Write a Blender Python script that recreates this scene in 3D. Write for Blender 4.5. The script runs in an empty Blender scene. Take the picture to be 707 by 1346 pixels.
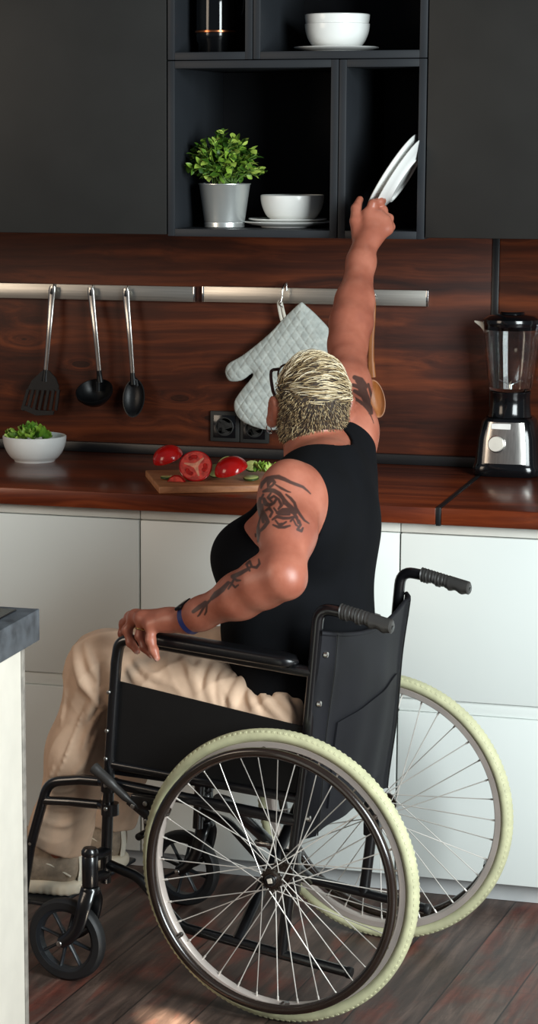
import bpy, bmesh, math, random
import numpy as np
from mathutils import Vector, Matrix
random.seed(7); rng = np.random.default_rng(7)
PI = math.pi
SC = bpy.context.scene
COL = SC.collection
V = lambda *a: np.array(a, float)

# ------------------------------------------------------------------ camera
CAM = V(1.1531, -5.5395, 1.6935); YAW, PITCH, FPX, CX, CY = .2945, -.1749, 3058.6, 240.0, 718.0
FW = V(-math.sin(YAW) * math.cos(PITCH), math.cos(YAW) * math.cos(PITCH), math.sin(PITCH))
RT = V(math.cos(YAW), math.sin(YAW), 0); UP = np.cross(RT, FW)
def ray(u, v): return FW + RT * (u - CX) / FPX - UP * (v - CY) / FPX
def W(u, v, y):                      # world point seen at pixel u,v that lies at depth y
    d = ray(u, v); return CAM + d * (y - CAM[1]) / d[1]
def Zp(u, v, z):                     # world point at height z
    d = ray(u, v); return CAM + d * (z - CAM[2]) / d[2]
cam = bpy.data.objects.new('camera', bpy.data.cameras.new('camera')); COL.objects.link(cam)
m = Matrix((RT, UP, -FW)).transposed().to_4x4(); m.translation = CAM; cam.matrix_world = m
cam.data.sensor_fit = 'VERTICAL'; cam.data.sensor_height = 24
cam.data.lens = FPX / 1346 * 24
cam.data.shift_x = (353.5 - CX) / 1346; cam.data.shift_y = (CY - 673) / 1346
cam.data.clip_start = .05
SC.camera = cam

# wheelchair frame: X forward, Y to the sitter's left, Z up
WA = .1752; AX = V(math.sin(WA), math.cos(WA), 0); CF = V(-AX[1], AX[0], 0); CL = -AX
CO = V(.0804, -1.3737, 0) + AX * .267
CHAIR_ROT = math.atan2(CF[1], CF[0])
def loc(p): d = np.asarray(p) - CO; return V(d @ CF, d @ CL, d[2])
def LY(u, v, Y):                     # chair-frame point at lateral offset Y
    d = ray(u, v); t = (Y - (CAM - CO) @ CL) / (d @ CL); return loc(CAM + d * t)
def LW(u, v, y): return loc(W(u, v, y))
def to_px(P):                        # chair-frame points to photo pixels (used to lay out the tattoo ink)
    P = np.atleast_2d(P); Wd = CO + P[:, :1] * CF + P[:, 1:2] * CL; Wd[:, 2] += P[:, 2]
    d = Wd - CAM; z = d @ FW; return np.stack([CX + FPX * (d @ RT) / z, CY - FPX * (d @ UP) / z], 1)

# ------------------------------------------------------------------ materials
def lin(c):
    if max(c) > 1.001: c = [x / 255 for x in c]
    return tuple(x / 12.92 if x <= .04045 else ((x + .055) / 1.055) ** 2.4 for x in c) + (1,)
class N:
    def __init__(s, name):
        s.m = bpy.data.materials.new(name); s.m.use_nodes = True; s.t = s.m.node_tree; s.n = s.t.nodes; s.l = s.t.links
        s.b = s.n['Principled BSDF']
    def new(s, t, **k):
        x = s.n.new(t)
        for a, v in k.items():
            if a.startswith('i_'): x.inputs[a[2:].replace('_', ' ')].default_value = v
            else: setattr(x, a, v)
        return x
    def link(s, a, b): s.l.new(a, b)
    def set(s, **k):
        for a, v in k.items(): s.b.inputs[a.replace('_', ' ')].default_value = v
        return s
    def coord(s, scale=(1, 1, 1), rot=(0, 0, 0), out='Object'):
        tc = s.new('ShaderNodeTexCoord'); mp = s.new('ShaderNodeMapping')
        mp.inputs['Scale'].default_value = scale; mp.inputs['Rotation'].default_value = rot
        s.link(tc.outputs[out], mp.inputs[0]); return mp.outputs[0]
    def noise(s, vec, scale=5, detail=4, rough=.5, dist=0):
        x = s.new('ShaderNodeTexNoise'); x.inputs['Scale'].default_value = scale; x.inputs['Detail'].default_value = detail
        x.inputs['Roughness'].default_value = rough; x.inputs['Distortion'].default_value = dist
        if vec is not None: s.link(vec, x.inputs['Vector'])
        return x.outputs['Fac']
    def ramp(s, fac, stops):
        x = s.new('ShaderNodeValToRGB'); e = x.color_ramp.elements
        while len(e) < len(stops): e.new(.5)
        for i, (p, c) in enumerate(stops): e[i].position = p; e[i].color = lin(c) if len(c) == 3 else c
        s.link(fac, x.inputs[0]); return x.outputs[0]
    def math(s, op, a, b=None, c=None):
        x = s.new('ShaderNodeMath', operation=op)
        for i, q in enumerate((a, b, c)):
            if q is None: continue
            if isinstance(q, (int, float)): x.inputs[i].default_value = q
            else: s.link(q, x.inputs[i])
        return x.outputs[0]
    def mix(s, fac, a, b, mode='MIX'):
        x = s.new('ShaderNodeMix', data_type='RGBA', blend_type=mode)
        for i, q in ((0, fac), (6, a), (7, b)):
            if isinstance(q, (int, float)): x.inputs[i].default_value = q
            elif isinstance(q, tuple): x.inputs[i].default_value = lin(q) if len(q) == 3 else q
            else: s.link(q, x.inputs[i])
        return x.outputs[2]
    def bump(s, h, strength=.2, dist=.002):
        x = s.new('ShaderNodeBump'); x.inputs['Strength'].default_value = strength; x.inputs['Distance'].default_value = dist
        s.link(h, x.inputs['Height']); s.link(x.outputs[0], s.b.inputs['Normal'])
    def color(s, c): s.link(c, s.b.inputs['Base Color'])

def simple(name, c, rough=.5, metal=0, var=.06, scale=18, bump=0, bscale=200, coat=0, spec=.5, sss=0):
    """plain material with a gentle noise in its colour and, if asked, in its surface"""
    s = N(name); s.set(Roughness=rough, Metallic=metal)
    s.b.inputs['Specular IOR Level'].default_value = spec
    c = [x / 255 for x in c] if max(c) > 1 else c
    co = s.coord()
    lo = tuple(max(0, x * (1 - var)) for x in c); hi = tuple(min(1, x * (1 + var)) for x in c)
    s.color(s.ramp(s.noise(co, scale), [(.3, lo), (.7, hi)]))
    if bump: s.bump(s.noise(co, bscale, 2), bump, .001)
    if coat: s.b.inputs['Coat Weight'].default_value = coat; s.b.inputs['Coat Roughness'].default_value = .08
    if sss:
        s.b.inputs['Subsurface Weight'].default_value = sss; s.b.inputs['Subsurface Radius'].default_value = (.01, .004, .002)
    return s.m

def wood(name, dark, mid, light, axis=0, rough=.3, freq=34, coat=0, knots=True, spec=.5):
    """boards whose grain runs along one axis, with knots that bend it"""
    s = N(name); s.set(Roughness=rough); s.b.inputs['Specular IOR Level'].default_value = spec
    sc = [freq] * 3; sc[axis] = freq * .05
    tc = s.new('ShaderNodeTexCoord'); vec = tc.outputs['Object']
    if knots:
        ks = [9.] * 3; ks[axis] = 3.2
        vo = s.new('ShaderNodeTexVoronoi'); vo.inputs['Scale'].default_value = 1
        mp = s.new('ShaderNodeMapping'); mp.inputs['Scale'].default_value = ks; s.link(vec, mp.inputs[0]); s.link(mp.outputs[0], vo.inputs['Vector'])
        kd = vo.outputs['Distance']; kk = s.math('POWER', s.math('SUBTRACT', 1, s.math('MINIMUM', s.math('MULTIPLY', kd, 2.6), 1)), 2)
    m2 = s.new('ShaderNodeMapping'); m2.inputs['Scale'].default_value = sc; s.link(vec, m2.inputs[0])
    wv = s.new('ShaderNodeVectorMath', operation='ADD'); s.link(m2.outputs[0], wv.inputs[0])
    lo = [3.] * 3; lo[axis] = 1.1
    m3 = s.new('ShaderNodeMapping'); m3.inputs['Scale'].default_value = lo; s.link(vec, m3.inputs[0])
    n3 = s.noise(m3.outputs[0], 1.3, 3); cx = s.new('ShaderNodeCombineXYZ')
    off = s.math('MULTIPLY', n3, 2.6)
    if knots: off = s.math('ADD', off, s.math('MULTIPLY', kk, 1.3))
    for i in range(3): s.link(off, cx.inputs[i])
    s.link(cx.outputs[0], wv.inputs[1])
    g = s.noise(wv.outputs[0], 1, 5, .62)
    col = s.ramp(g, [(.3, dark), (.5, mid), (.72, light)])
    big = s.noise(m3.outputs[0], 2.2, 2)
    col = s.mix(s.math('MULTIPLY', big, .55), col, dark, 'MIX')
    if knots: col = s.mix(s.math('MULTIPLY', s.math('GREATER_THAN', kk, .62), .65), col, tuple(x * .5 for x in dark))
    s.color(col); s.bump(g, .12, .002)
    if coat: s.b.inputs['Coat Weight'].default_value = coat; s.b.inputs['Coat Roughness'].default_value = .12
    return s.m

def brushed(name, c, rough=.32, axis=2):
    s = N(name); s.set(Roughness=rough, Metallic=1)
    sc = [300.] * 3; sc[axis] = 6
    n = s.noise(s.coord(tuple(sc)), 1, 3)
    c = [x / 255 for x in c]
    s.color(s.ramp(n, [(.3, tuple(x * .88 for x in c)), (.7, c)])); s.bump(n, .06, .001); return s.m

def attr_mat(name, attr, rough=.6, bump=0):
    s = N(name); s.set(Roughness=rough); a = s.new('ShaderNodeAttribute', attribute_name=attr); s.color(a.outputs['Color'])
    return s.m

def island(name, stops, rough=.5, sss=0, trans=0):
    s = N(name); s.set(Roughness=rough); g = s.new('ShaderNodeNewGeometry')
    s.color(s.ramp(g.outputs['Random Per Island'], stops))
    return s.m

# ------------------------------------------------------------------ mesh building
class MB:
    def __init__(s): s.v = []; s.f = []
    def add(s, vs, fs, mat=None):
        o = len(s.v)
        for p in vs: s.v.append(tuple(mat @ Vector(p)) if mat is not None else tuple(p))
        s.f += [tuple(i + o for i in f) for f in fs]; return s
    def box(s, lo, hi, bev=.0015, seg=2, mat=None):
        b = bmesh.new(); bmesh.ops.create_cube(b, size=1)
        c = [(a + d) / 2 for a, d in zip(lo, hi)]; z = [max(abs(d - a), 1e-5) for a, d in zip(lo, hi)]
        for q in b.verts: q.co = Vector([q.co[i] * z[i] + c[i] for i in range(3)])
        bev = min(bev, min(z) * .45)
        if bev > 0: bmesh.ops.bevel(b, geom=b.edges[:], offset=bev, segments=seg, affect='EDGES', profile=.5)
        b.verts.index_update(); s.add([q.co for q in b.verts], [[q.index for q in f.verts] for f in b.faces], mat); b.free(); return s
    def lathe(s, prof, seg=48, mat=None, cap0=True, cap1=True):
        """profile of (radius, height) turned about Z"""
        n = len(prof); vs = []; fs = []
        for r, z in prof:
            for k in range(seg): a = 2 * PI * k / seg; vs.append((r * math.cos(a), r * math.sin(a), z))
        for i in range(n - 1):
            for k in range(seg):
                k2 = (k + 1) % seg; fs.append((i * seg + k, i * seg + k2, (i + 1) * seg + k2, (i + 1) * seg + k))
        if cap0: fs.append(tuple(reversed(range(seg))))
        if cap1: fs.append(tuple(range((n - 1) * seg, n * seg)))
        return s.add(vs, fs, mat)
    def sweep(s, pts, rad, seg=12, closed=False, up=None, cap=True, sx=1, sy=1):
        """round or oval section carried along a path; rad a number or one per point"""
        P = [np.asarray(p, float) for p in pts]; n = len(P)
        rad = [rad] * n if isinstance(rad, (int, float)) else list(rad)
        T = []
        for i in range(n):
            a = P[(i - 1) % n] if (closed or i > 0) else P[i]; b = P[(i + 1) % n] if (closed or i < n - 1) else P[i]
            d = b - a; T.append(d / (np.linalg.norm(d) + 1e-12))
        u = np.asarray(up, float) if up is not None else (V(0, 0, 1) if abs(T[0][2]) < .9 else V(1, 0, 0))
        vs = []; fs = []
        for i in range(n):
            u = u - T[i] * (u @ T[i]); u = u / (np.linalg.norm(u) + 1e-12); w = np.cross(T[i], u)
            for k in range(seg):
                a = 2 * PI * k / seg; vs.append(P[i] + rad[i] * (sx * math.cos(a) * u + sy * math.sin(a) * w))
        for i in range(n if closed else n - 1):
            j = (i + 1) % n
            for k in range(seg):
                k2 = (k + 1) % seg; fs.append((i * seg + k, i * seg + k2, j * seg + k2, j * seg + k))
        if cap and not closed: fs.append(tuple(reversed(range(seg)))); fs.append(tuple(range((n - 1) * seg, n * seg)))
        return s.add(vs, fs)
    def tube(s, pts, r, fillet=.03, seg=14):
        return s.sweep(fillet_path(pts, fillet), r, seg)
    def ring(s, c, ax, R, r, seg=72, tseg=12, sy=1.0):
        """torus about axis ax"""
        c = np.asarray(c, float); ax = np.asarray(ax, float); e1 = np.cross(ax, V(.3, .2, .9)); e1 /= np.linalg.norm(e1); e2 = np.cross(ax, e1)
        vs = []; fs = []
        for i in range(seg):
            a = 2 * PI * i / seg; d = e1 * math.cos(a) + e2 * math.sin(a)
            for k in range(tseg):
                b = 2 * PI * k / tseg; vs.append(c + d * (R + r * math.cos(b)) + ax * r * sy * math.sin(b))
        for i in range(seg):
            for k in range(tseg):
                fs.append((i * tseg + k, ((i + 1) % seg) * tseg + k, ((i + 1) % seg) * tseg + (k + 1) % tseg, i * tseg + (k + 1) % tseg))
        return s.add(vs, fs)
    def cyl(s, a, b, r, seg=20, bev=.0): 
        a = np.asarray(a, float); b = np.asarray(b, float)
        if bev > 0:
            d = (b - a) / np.linalg.norm(b - a)
            return s.sweep([a, a + d * .0001, a + d * bev, b - d * bev, b - d * .0001, b], [r - bev, r - bev * .7, r, r, r - bev * .7, r - bev], seg)
        return s.sweep([a, b], r, seg)
    def prism(s, outline, t0, t1, mat=None, bev=0):
        """outline in XY extruded in Z from t0 to t1"""
        b = bmesh.new(); vs = [b.verts.new((x, y, t0)) for x, y in outline]; f = b.faces.new(vs)
        r = bmesh.ops.extrude_face_region(b, geom=[f])
        for q in r['geom']:
            if isinstance(q, bmesh.types.BMVert): q.co.z = t1
        bmesh.ops.recalc_face_normals(b, faces=b.faces[:])
        if bev: bmesh.ops.bevel(b, geom=[e for e in b.edges if abs(e.verts[0].co.z - e.verts[1].co.z) < 1e-7], offset=bev, segments=2, affect='EDGES')
        b.verts.index_update(); s.add([q.co for q in b.verts], [[q.index for q in f.verts] for f in b.faces], mat); b.free(); return s
    def mesh(s, name, material, angle=40, fix=True):
        me = bpy.data.meshes.new(name); me.from_pydata([tuple(map(float, p)) for p in s.v], [], s.f)
        if fix:
            b = bmesh.new(); b.from_mesh(me); bmesh.ops.recalc_face_normals(b, faces=b.faces[:]); b.to_mesh(me); b.free()
        finish(me, material, angle); return me
    def build(s, name, material, parent=None, angle=40, loc=(0, 0, 0), fix=True):
        return link(name, s.mesh(name, material, angle, fix), parent, loc)
def finish(me, material, angle=40):
    me.polygons.foreach_set('use_smooth', [True] * len(me.polygons))
    if angle < 180: me.set_sharp_from_angle(angle=math.radians(angle))
    if material: me.materials.append(material)
    me.update()
def link(name, data, parent=None, loc=(0, 0, 0), rot=(0, 0, 0)):
    o = bpy.data.objects.new(name, data); COL.objects.link(o); o.location = loc; o.rotation_euler = rot
    if parent is not None: o.parent = parent
    return o
def tag(o, label, cat, group=None, kind=None):
    o['label'] = label; o['category'] = cat
    if group: o['group'] = group
    if kind: o['kind'] = kind
    return o
def thing(name, label, cat, loc=(0, 0, 0), rot=(0, 0, 0), group=None): return tag(link(name, None, None, loc, rot), label, cat, group)
def struct(o): o['kind'] = 'structure'; return o
def copy_thing(o):
    c = o.copy(); COL.objects.link(c)
    for ch in [q for q in bpy.data.objects if q.parent == o]:
        d = ch.copy(); COL.objects.link(d); d.parent = c
        for g in [q for q in bpy.data.objects if q.parent == ch]: e = g.copy(); COL.objects.link(e); e.parent = d
    return c
def fillet_path(pts, R, n=7):
    P = [np.asarray(p, float) for p in pts]; out = [P[0]]
    for i in range(1, len(P) - 1):
        a, b, c = P[i - 1], P[i], P[i + 1]; la = np.linalg.norm(a - b); lc = np.linalg.norm(c - b)
        d1 = (a - b) / la; d2 = (c - b) / lc; ang = math.acos(max(-1, min(1, d1 @ d2)))
        if PI - ang < .02: out.append(b); continue
        t = min(R / math.tan(ang / 2), la * .48, lc * .48); p0 = b + d1 * t; p1 = b + d2 * t
        for k in range(n + 1): q = k / n; out.append((1 - q) ** 2 * p0 + 2 * q * (1 - q) * b + q * q * p1)
    out.append(P[-1]); return out
def spline(pts, n=8):
    P = [np.asarray(p, float) for p in pts]; P = [2 * P[0] - P[1]] + P + [2 * P[-1] - P[-2]]; out = []
    for i in range(1, len(P) - 2):
        for k in range(n):
            t = k / n; a, b, c, d = P[i - 1:i + 3]
            out.append(.5 * ((2 * b) + (-a + c) * t + (2 * a - 5 * b + 4 * c - d) * t * t + (-a + 3 * b - 3 * c + d) * t ** 3))
    out.append(P[-2]); return out
def basis(z, x=(1, 0, 0)):
    """3x3 whose third column is z"""
    z = np.asarray(z, float); z = z / np.linalg.norm(z); x = np.asarray(x, float); x = x - z * (x @ z); x /= np.linalg.norm(x); y = np.cross(z, x)
    return np.stack([x, y, z], 1)
def m4(B, t): mm = Matrix([list(map(float, r)) for r in B]).to_4x4(); mm.translation = Vector(map(float, t)); return mm

# ------------------------------------------------------------------ blended solids (signed distance, then a surface mesh)
class Solid:
    """capsules and ellipsoids blended in order; op 'u' joins, 's' cuts, with blend width k"""
    def __init__(s): s.it = []; s.post = None
    def cap(s, a, b, ra, rb, k=.02, op='u'):
        a = np.asarray(a, float); b = np.asarray(b, float); ab = b - a; L = max(ab @ ab, 1e-12)
        def f(p):
            t = np.clip((p - a) @ ab / L, 0, 1); q = p - a - t[:, None] * ab
            return np.sqrt((q * q).sum(1)) - (ra + t * (rb - ra))
        s.it.append((op, f, (a + b) / 2, math.sqrt(L) / 2 + max(ra, rb), k)); return s
    def ell(s, c, r, B=None, k=.02, op='u'):
        c = np.asarray(c, float); r = np.asarray(r, float); B = np.eye(3) if B is None else np.asarray(B, float)
        def f(p):
            q = (p - c) @ B; k0 = np.sqrt(((q / r) ** 2).sum(1)); k1 = np.sqrt(((q / r ** 2) ** 2).sum(1)) + 1e-9
            return np.where(k0 < .2, -(r.min()) * (1 - k0), k0 * (k0 - 1) / k1)
        s.it.append((op, f, c, r.max(), k)); return s
    def box(s, c, h, B=None, rd=.005, k=.02, op='u'):
        c = np.asarray(c, float); h = np.asarray(h, float) - rd; B = np.eye(3) if B is None else np.asarray(B, float)
        def f(p):
            q = np.abs((p - c) @ B) - h
            return np.sqrt((np.maximum(q, 0) ** 2).sum(1)) + np.minimum(q.max(1), 0) - rd
        s.it.append((op, f, c, float(np.linalg.norm(h)) + rd, k)); return s
    def path(s, pts, rad, k=.02, op='u'):
        rad = [rad] * len(pts) if isinstance(rad, (int, float)) else rad
        for i in range(len(pts) - 1): s.cap(pts[i], pts[i + 1], rad[i], rad[i + 1], k, op)
        return s
    def plane(s, c, n, op='s', k=.004):
        c = np.asarray(c, float); n = np.asarray(n, float) / np.linalg.norm(n)
        s.it.append((op, lambda p: (p - c) @ n, c, 1e3, k)); return s
    def sub(s, o, k=.01, op='u'):
        lo = np.min([i[2] - i[3] for i in o.it if i[0] == 'u'], 0); hi = np.max([i[2] + i[3] for i in o.it if i[0] == 'u'], 0)
        s.it.append((op, lambda p: o(p), (lo + hi) / 2, float(np.linalg.norm(hi - lo)) / 2, k)); return s
    def __call__(s, p, cen=None, rad=0):
        d = np.full(len(p), 1., float)
        for op, f, c, R, k in s.it:
            if cen is not None and op != 'i' and np.linalg.norm(cen - c) - rad - R > k + .03: continue
            e = f(p)
            if op == 'u': h = np.maximum(k - np.abs(d - e), 0) / k; d = np.minimum(d, e) - h * h * k / 4
            elif op == 's': e = -e; h = np.maximum(k - np.abs(d - e), 0) / k; d = np.maximum(d, e) + h * h * k / 4
            else: h = np.maximum(k - np.abs(d - e), 0) / k; d = np.maximum(d, e) + h * h * k / 4
        if s.post: d = s.post(p, d)
        return d
    def surface(s, lo, hi, h):
        lo = np.asarray(lo, float); nb = 12; n = (np.ceil((np.asarray(hi) - lo) / (h * nb)).astype(int)) * nb
        D = np.full(n, .1, np.float32)
        g = np.stack(np.meshgrid(*[np.arange(nb)] * 3, indexing='ij'), -1).reshape(-1, 3) * h
        rad = h * nb * .87
        cg = np.stack(np.meshgrid(*[np.arange(q // nb) for q in n], indexing='ij'), -1).reshape(-1, 3)
        cc = lo + (cg * nb + nb / 2) * h; dc = np.concatenate([s(cc[i:i + 20000]) for i in range(0, len(cc), 20000)])
        for (i, j, k), c, d in zip(cg, cc, dc):
            if abs(d) > rad * 1.5 + .012:
                if d < 0: D[i * nb:(i + 1) * nb, j * nb:(j + 1) * nb, k * nb:(k + 1) * nb] = -.1
                continue
            D[i * nb:(i + 1) * nb, j * nb:(j + 1) * nb, k * nb:(k + 1) * nb] = s(g + lo + V(i, j, k) * nb * h, c, rad).reshape(nb, nb, nb)
        return nets(D, lo, h)
def nets(D, lo, h):
    S = D < 0; sh = [q - 1 for q in D.shape]
    cnt = np.zeros(sh, np.int8); cs = [(a, b, c) for a in (0, 1) for b in (0, 1) for c in (0, 1)]
    sl = lambda A, o: A[o[0]:o[0] + sh[0], o[1]:o[1] + sh[1], o[2]:o[2] + sh[2]]
    for o in cs: cnt += sl(S, o)
    I = np.argwhere((cnt > 0) & (cnt < 8)); idx = np.full(sh, -1, np.int32); idx[I[:, 0], I[:, 1], I[:, 2]] = np.arange(len(I))
    cv = {o: D[I[:, 0] + o[0], I[:, 1] + o[1], I[:, 2] + o[2]].astype(float) for o in cs}
    acc = np.zeros((len(I), 3)); num = np.zeros(len(I))
    for o in cs:
        for ax in range(3):
            if o[ax]: continue
            o2 = list(o); o2[ax] = 1; o2 = tuple(o2); a, b = cv[o], cv[o2]; x = (a < 0) != (b < 0)
            t = np.where(x, a / np.where(x, a - b, 1), 0); q = np.tile(np.array(o, float), (len(I), 1)); q[:, ax] = t
            acc += q * x[:, None]; num += x
    vs = lo + (I + acc / num[:, None]) * h; F = []
    for ax in range(3):
        a, b = [q for q in range(3) if q != ax]
        o = [slice(None)] * 3; o2 = [slice(None)] * 3; o[ax] = slice(0, -1); o2[ax] = slice(1, None)
        E = np.argwhere(S[tuple(o)] != S[tuple(o2)])
        E = E[(E[:, a] > 0) & (E[:, b] > 0) & (E[:, a] < sh[a]) & (E[:, b] < sh[b])]
        s0 = S[E[:, 0], E[:, 1], E[:, 2]]; q = []
        for da, db in ((-1, -1), (0, -1), (0, 0), (-1, 0)):
            e = E.copy(); e[:, a] += da; e[:, b] += db; q.append(idx[e[:, 0], e[:, 1], e[:, 2]])
        q = np.stack(q, 1); flip = s0 if ax != 1 else ~s0
        q = np.where(flip[:, None], q, q[:, ::-1]); F.append(q)
    F = np.concatenate(F); F = F[(F >= 0).all(1)]
    return vs, F
def np_mesh(name, vs, F, material, angle=180, smooth=0):
    vs = np.asarray(vs, float)
    if smooth:
        e = np.concatenate([F[:, [0, 1]], F[:, [1, 2]], F[:, [2, 3]], F[:, [3, 0]]]); e = np.concatenate([e, e[:, ::-1]])
        deg = np.bincount(e[:, 0], minlength=len(vs))[:, None]
        for w in [.5] * smooth:
            a = np.stack([np.bincount(e[:, 0], vs[e[:, 1], i], len(vs)) for i in range(3)], 1) / np.maximum(deg, 1); vs = vs + w * (a - vs)
    me = bpy.data.meshes.new(name); n = len(F)
    me.vertices.add(len(vs)); me.vertices.foreach_set('co', vs.astype(np.float32).ravel())
    me.loops.add(n * 4); me.loops.foreach_set('vertex_index', F.astype(np.int32).ravel())
    me.polygons.add(n); me.polygons.foreach_set('loop_start', np.arange(0, n * 4, 4, dtype=np.int32))
    me.update(calc_edges=True); me.validate()
    finish(me, material, angle); return me
def seg_dist(p, pts):
    """distance of 2-D points to a polyline whose points carry a half width: negative inside the stroke"""
    d = np.full(len(p), 1e3)
    for (x0, y0, w0), (x1, y1, w1) in zip(pts[:-1], pts[1:]):
        a = V(x0, y0); ab = V(x1, y1) - a; t = np.clip((p - a) @ ab / max(ab @ ab, 1e-9), 0, 1)
        d = np.minimum(d, np.linalg.norm(p - a - t[:, None] * ab, axis=1) - (w0 + t * (w1 - w0)))
    return d
# ------------------------------------------------------------------ materials of the room
M = {}
M['black_lam'] = simple('black_laminate', (33, 33, 32), .5, var=.08, scale=6, bump=.05, bscale=400, spec=.3)
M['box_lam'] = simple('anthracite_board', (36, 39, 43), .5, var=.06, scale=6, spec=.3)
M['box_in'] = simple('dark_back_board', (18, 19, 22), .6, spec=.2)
M['white_front'] = simple('white_lacquer', (220, 224, 220), .38, var=.012, scale=2)
M['white_rail'] = simple('white_rail', (205, 203, 195), .5, var=.02)
M['plinth'] = simple('plinth_white', (200, 202, 202), .5, var=.03)
M['wall'] = simple('plaster', (196, 190, 182), .9, var=.03, bump=.1)
M['splash'] = wood('red_brown_boards', (36, 14, 7), (74, 32, 15), (118, 56, 26), 0, .5, 30, spec=.25)
M['worktop'] = wood('worktop_wood', (56, 20, 10), (104, 44, 22), (150, 70, 34), 0, .3, 26, coat=.12, knots=False, spec=.3)
M['black_trim'] = simple('black_trim', (16, 17, 19), .4)
M['steel'] = brushed('brushed_steel', (196, 192, 184), .36, 0)
M['steel_v'] = brushed('brushed_steel_upright', (200, 196, 190), .3, 2)
M['chrome'] = simple('chrome', (215, 215, 212), .12, 1, var=.02)
M['nylon'] = simple('black_nylon', (12, 13, 15), .4, var=.1, spec=.3)
M['black_gloss'] = simple('black_gloss_plastic', (11, 12, 14), .14)
M['ceramic'] = simple('white_ceramic', (228, 229, 226), .22, var=.012, scale=4)
M['spoonwood'] = wood('pale_spoon_wood', (120, 70, 32), (170, 104, 52), (196, 132, 76), 2, .5, 60, knots=False)
M['boardwood'] = wood('cutting_board_wood', (140, 88, 54), (186, 126, 84), (206, 150, 106), 0, .5, 40, knots=False)
M['copper'] = simple('copper', (196, 120, 80), .25, 1)
M['darkglass'] = simple('smoked_glass', (8, 10, 12), .05)

# --- floor: old boards running to the kitchen wall
def floor_mat():
    s = N('worn_floor_boards'); s.set(Roughness=.5)
    v = s.coord(rot=(0, 0, math.radians(5))); sp = s.new('ShaderNodeSeparateXYZ'); s.link(v, sp.inputs[0])
    u = s.math('DIVIDE', s.math('ADD', sp.outputs[0], .086), .137); idx = s.math('FLOOR', u); fr = s.math('FRACT', u)
    wn = s.new('ShaderNodeTexWhiteNoise', noise_dimensions='1D'); s.link(idx, wn.inputs['W'])
    cx = s.new('ShaderNodeCombineXYZ'); s.link(s.math('MULTIPLY', sp.outputs[0], 34), cx.inputs[0])
    s.link(s.math('ADD', s.math('MULTIPLY', sp.outputs[1], 3), s.math('MULTIPLY', idx, 7.3)), cx.inputs[1])
    g = s.noise(cx.outputs[0], 1, 6, .65, .6)
    base = s.ramp(g, [(.28, (40, 31, 28)), (.5, (84, 66, 58)), (.75, (132, 108, 96))])
    red = s.ramp(g, [(.3, (78, 28, 18)), (.6, (136, 60, 42)), (.8, (172, 96, 72))])
    cy = s.new('ShaderNodeCombineXYZ'); s.link(s.math('MULTIPLY', sp.outputs[0], 11), cy.inputs[0]); s.link(s.math('MULTIPLY', sp.outputs[1], 3.2), cy.inputs[1])
    s.link(idx, cy.inputs[2])
    patch = s.noise(cy.outputs[0], 1, 5, .6, .4)
    f = s.new('ShaderNodeMapRange'); f.inputs[1].default_value = .5; f.inputs[2].default_value = .66; s.link(patch, f.inputs[0])
    c = s.mix(s.math('MULTIPLY', f.outputs[0], .75), base, red)
    dk = s.noise(v, 2.3, 3); c = s.mix(s.math('MULTIPLY', dk, .5), c, (26, 19, 18))
    c = s.mix(s.math('MULTIPLY', wn.outputs[0], .25), c, (34, 24, 22))
    cross = s.noise(s.coord((4, 160, 1), (0, 0, math.radians(5))), 1, 3); c = s.mix(s.math('MULTIPLY', s.math('GREATER_THAN', cross, .6), .22), c, (38, 30, 28))
    edge = s.math('MINIMUM', fr, s.math('SUBTRACT', 1, fr)); gap = s.math('LESS_THAN', edge, .013)
    c = s.mix(s.math('MULTIPLY', gap, .85), c, (16, 12, 11)); s.color(c)
    s.bump(s.math('SUBTRACT', g, s.math('MULTIPLY', gap, 2)), .25, .003)
    rr = s.new('ShaderNodeMapRange'); rr.inputs[3].default_value = .36; rr.inputs[4].default_value = .62; s.link(patch, rr.inputs[0]); s.link(rr.outputs[0], s.b.inputs['Roughness'])
    return s.m
M['floor'] = floor_mat()
struct(MB().box((-3.2, -6.6, -.06), (3.6, .06, 0), 0).build('floor', M['floor']))
struct(MB().box((-3.2, .06, 0), (3.6, .18, 2.75), 0).build('wall_back', M['wall']))

# --- backsplash, joint strips
YP = .045
def panel(x0, x1, label): tag(MB().box((x0, YP, .9), (x1, .06, 1.47), .001).build('backsplash_panel', M['splash']), label, 'backsplash')
xj0, xj1 = W(648, 318, YP)[0], W(657, 318, YP)[0]
panel(-1.6, xj0, 'wide red brown wooden backsplash panel behind the utensil rails')
panel(xj1, 1.6, 'red brown wooden backsplash panel right of the black joint, behind the blender')
tag(MB().box((xj0, YP - .004, .925), (xj1, .06, 1.466), .001).build('joint_strip', M['black_trim']), 'upright black joint strip between the two backsplash panels', 'trim')
tag(MB().box((-1.6, .022, .8978), (1.6, YP - .0045, .923), .002).build('upstand', M['black_trim']), 'long black upstand strip along the back of the worktop', 'trim')
# --- worktops
ZC = .8976; YF = -.61
xs = Zp(578, 666, ZC)[0]
tag(MB().box((-1.36, YF, ZC - .0385), (xs - .0055, .06 - .0155, ZC), .003).build('worktop', M['worktop']), 'long brown wooden worktop under the bowl and the cutting board', 'worktop')
tag(MB().box((xs + .0055, YF, ZC - .0385), (1.06, .06 - .0155, ZC), .003).build('worktop', M['worktop']), 'brown wooden worktop right of the black joint, under the blender', 'worktop')
tag(MB().box((xs - .0053, YF - .001, ZC - .040), (xs + .0053, .0445, ZC + .0008), .001).build('worktop_joint', M['black_trim']), 'narrow black strip joining the two wooden worktops', 'trim')

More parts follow.
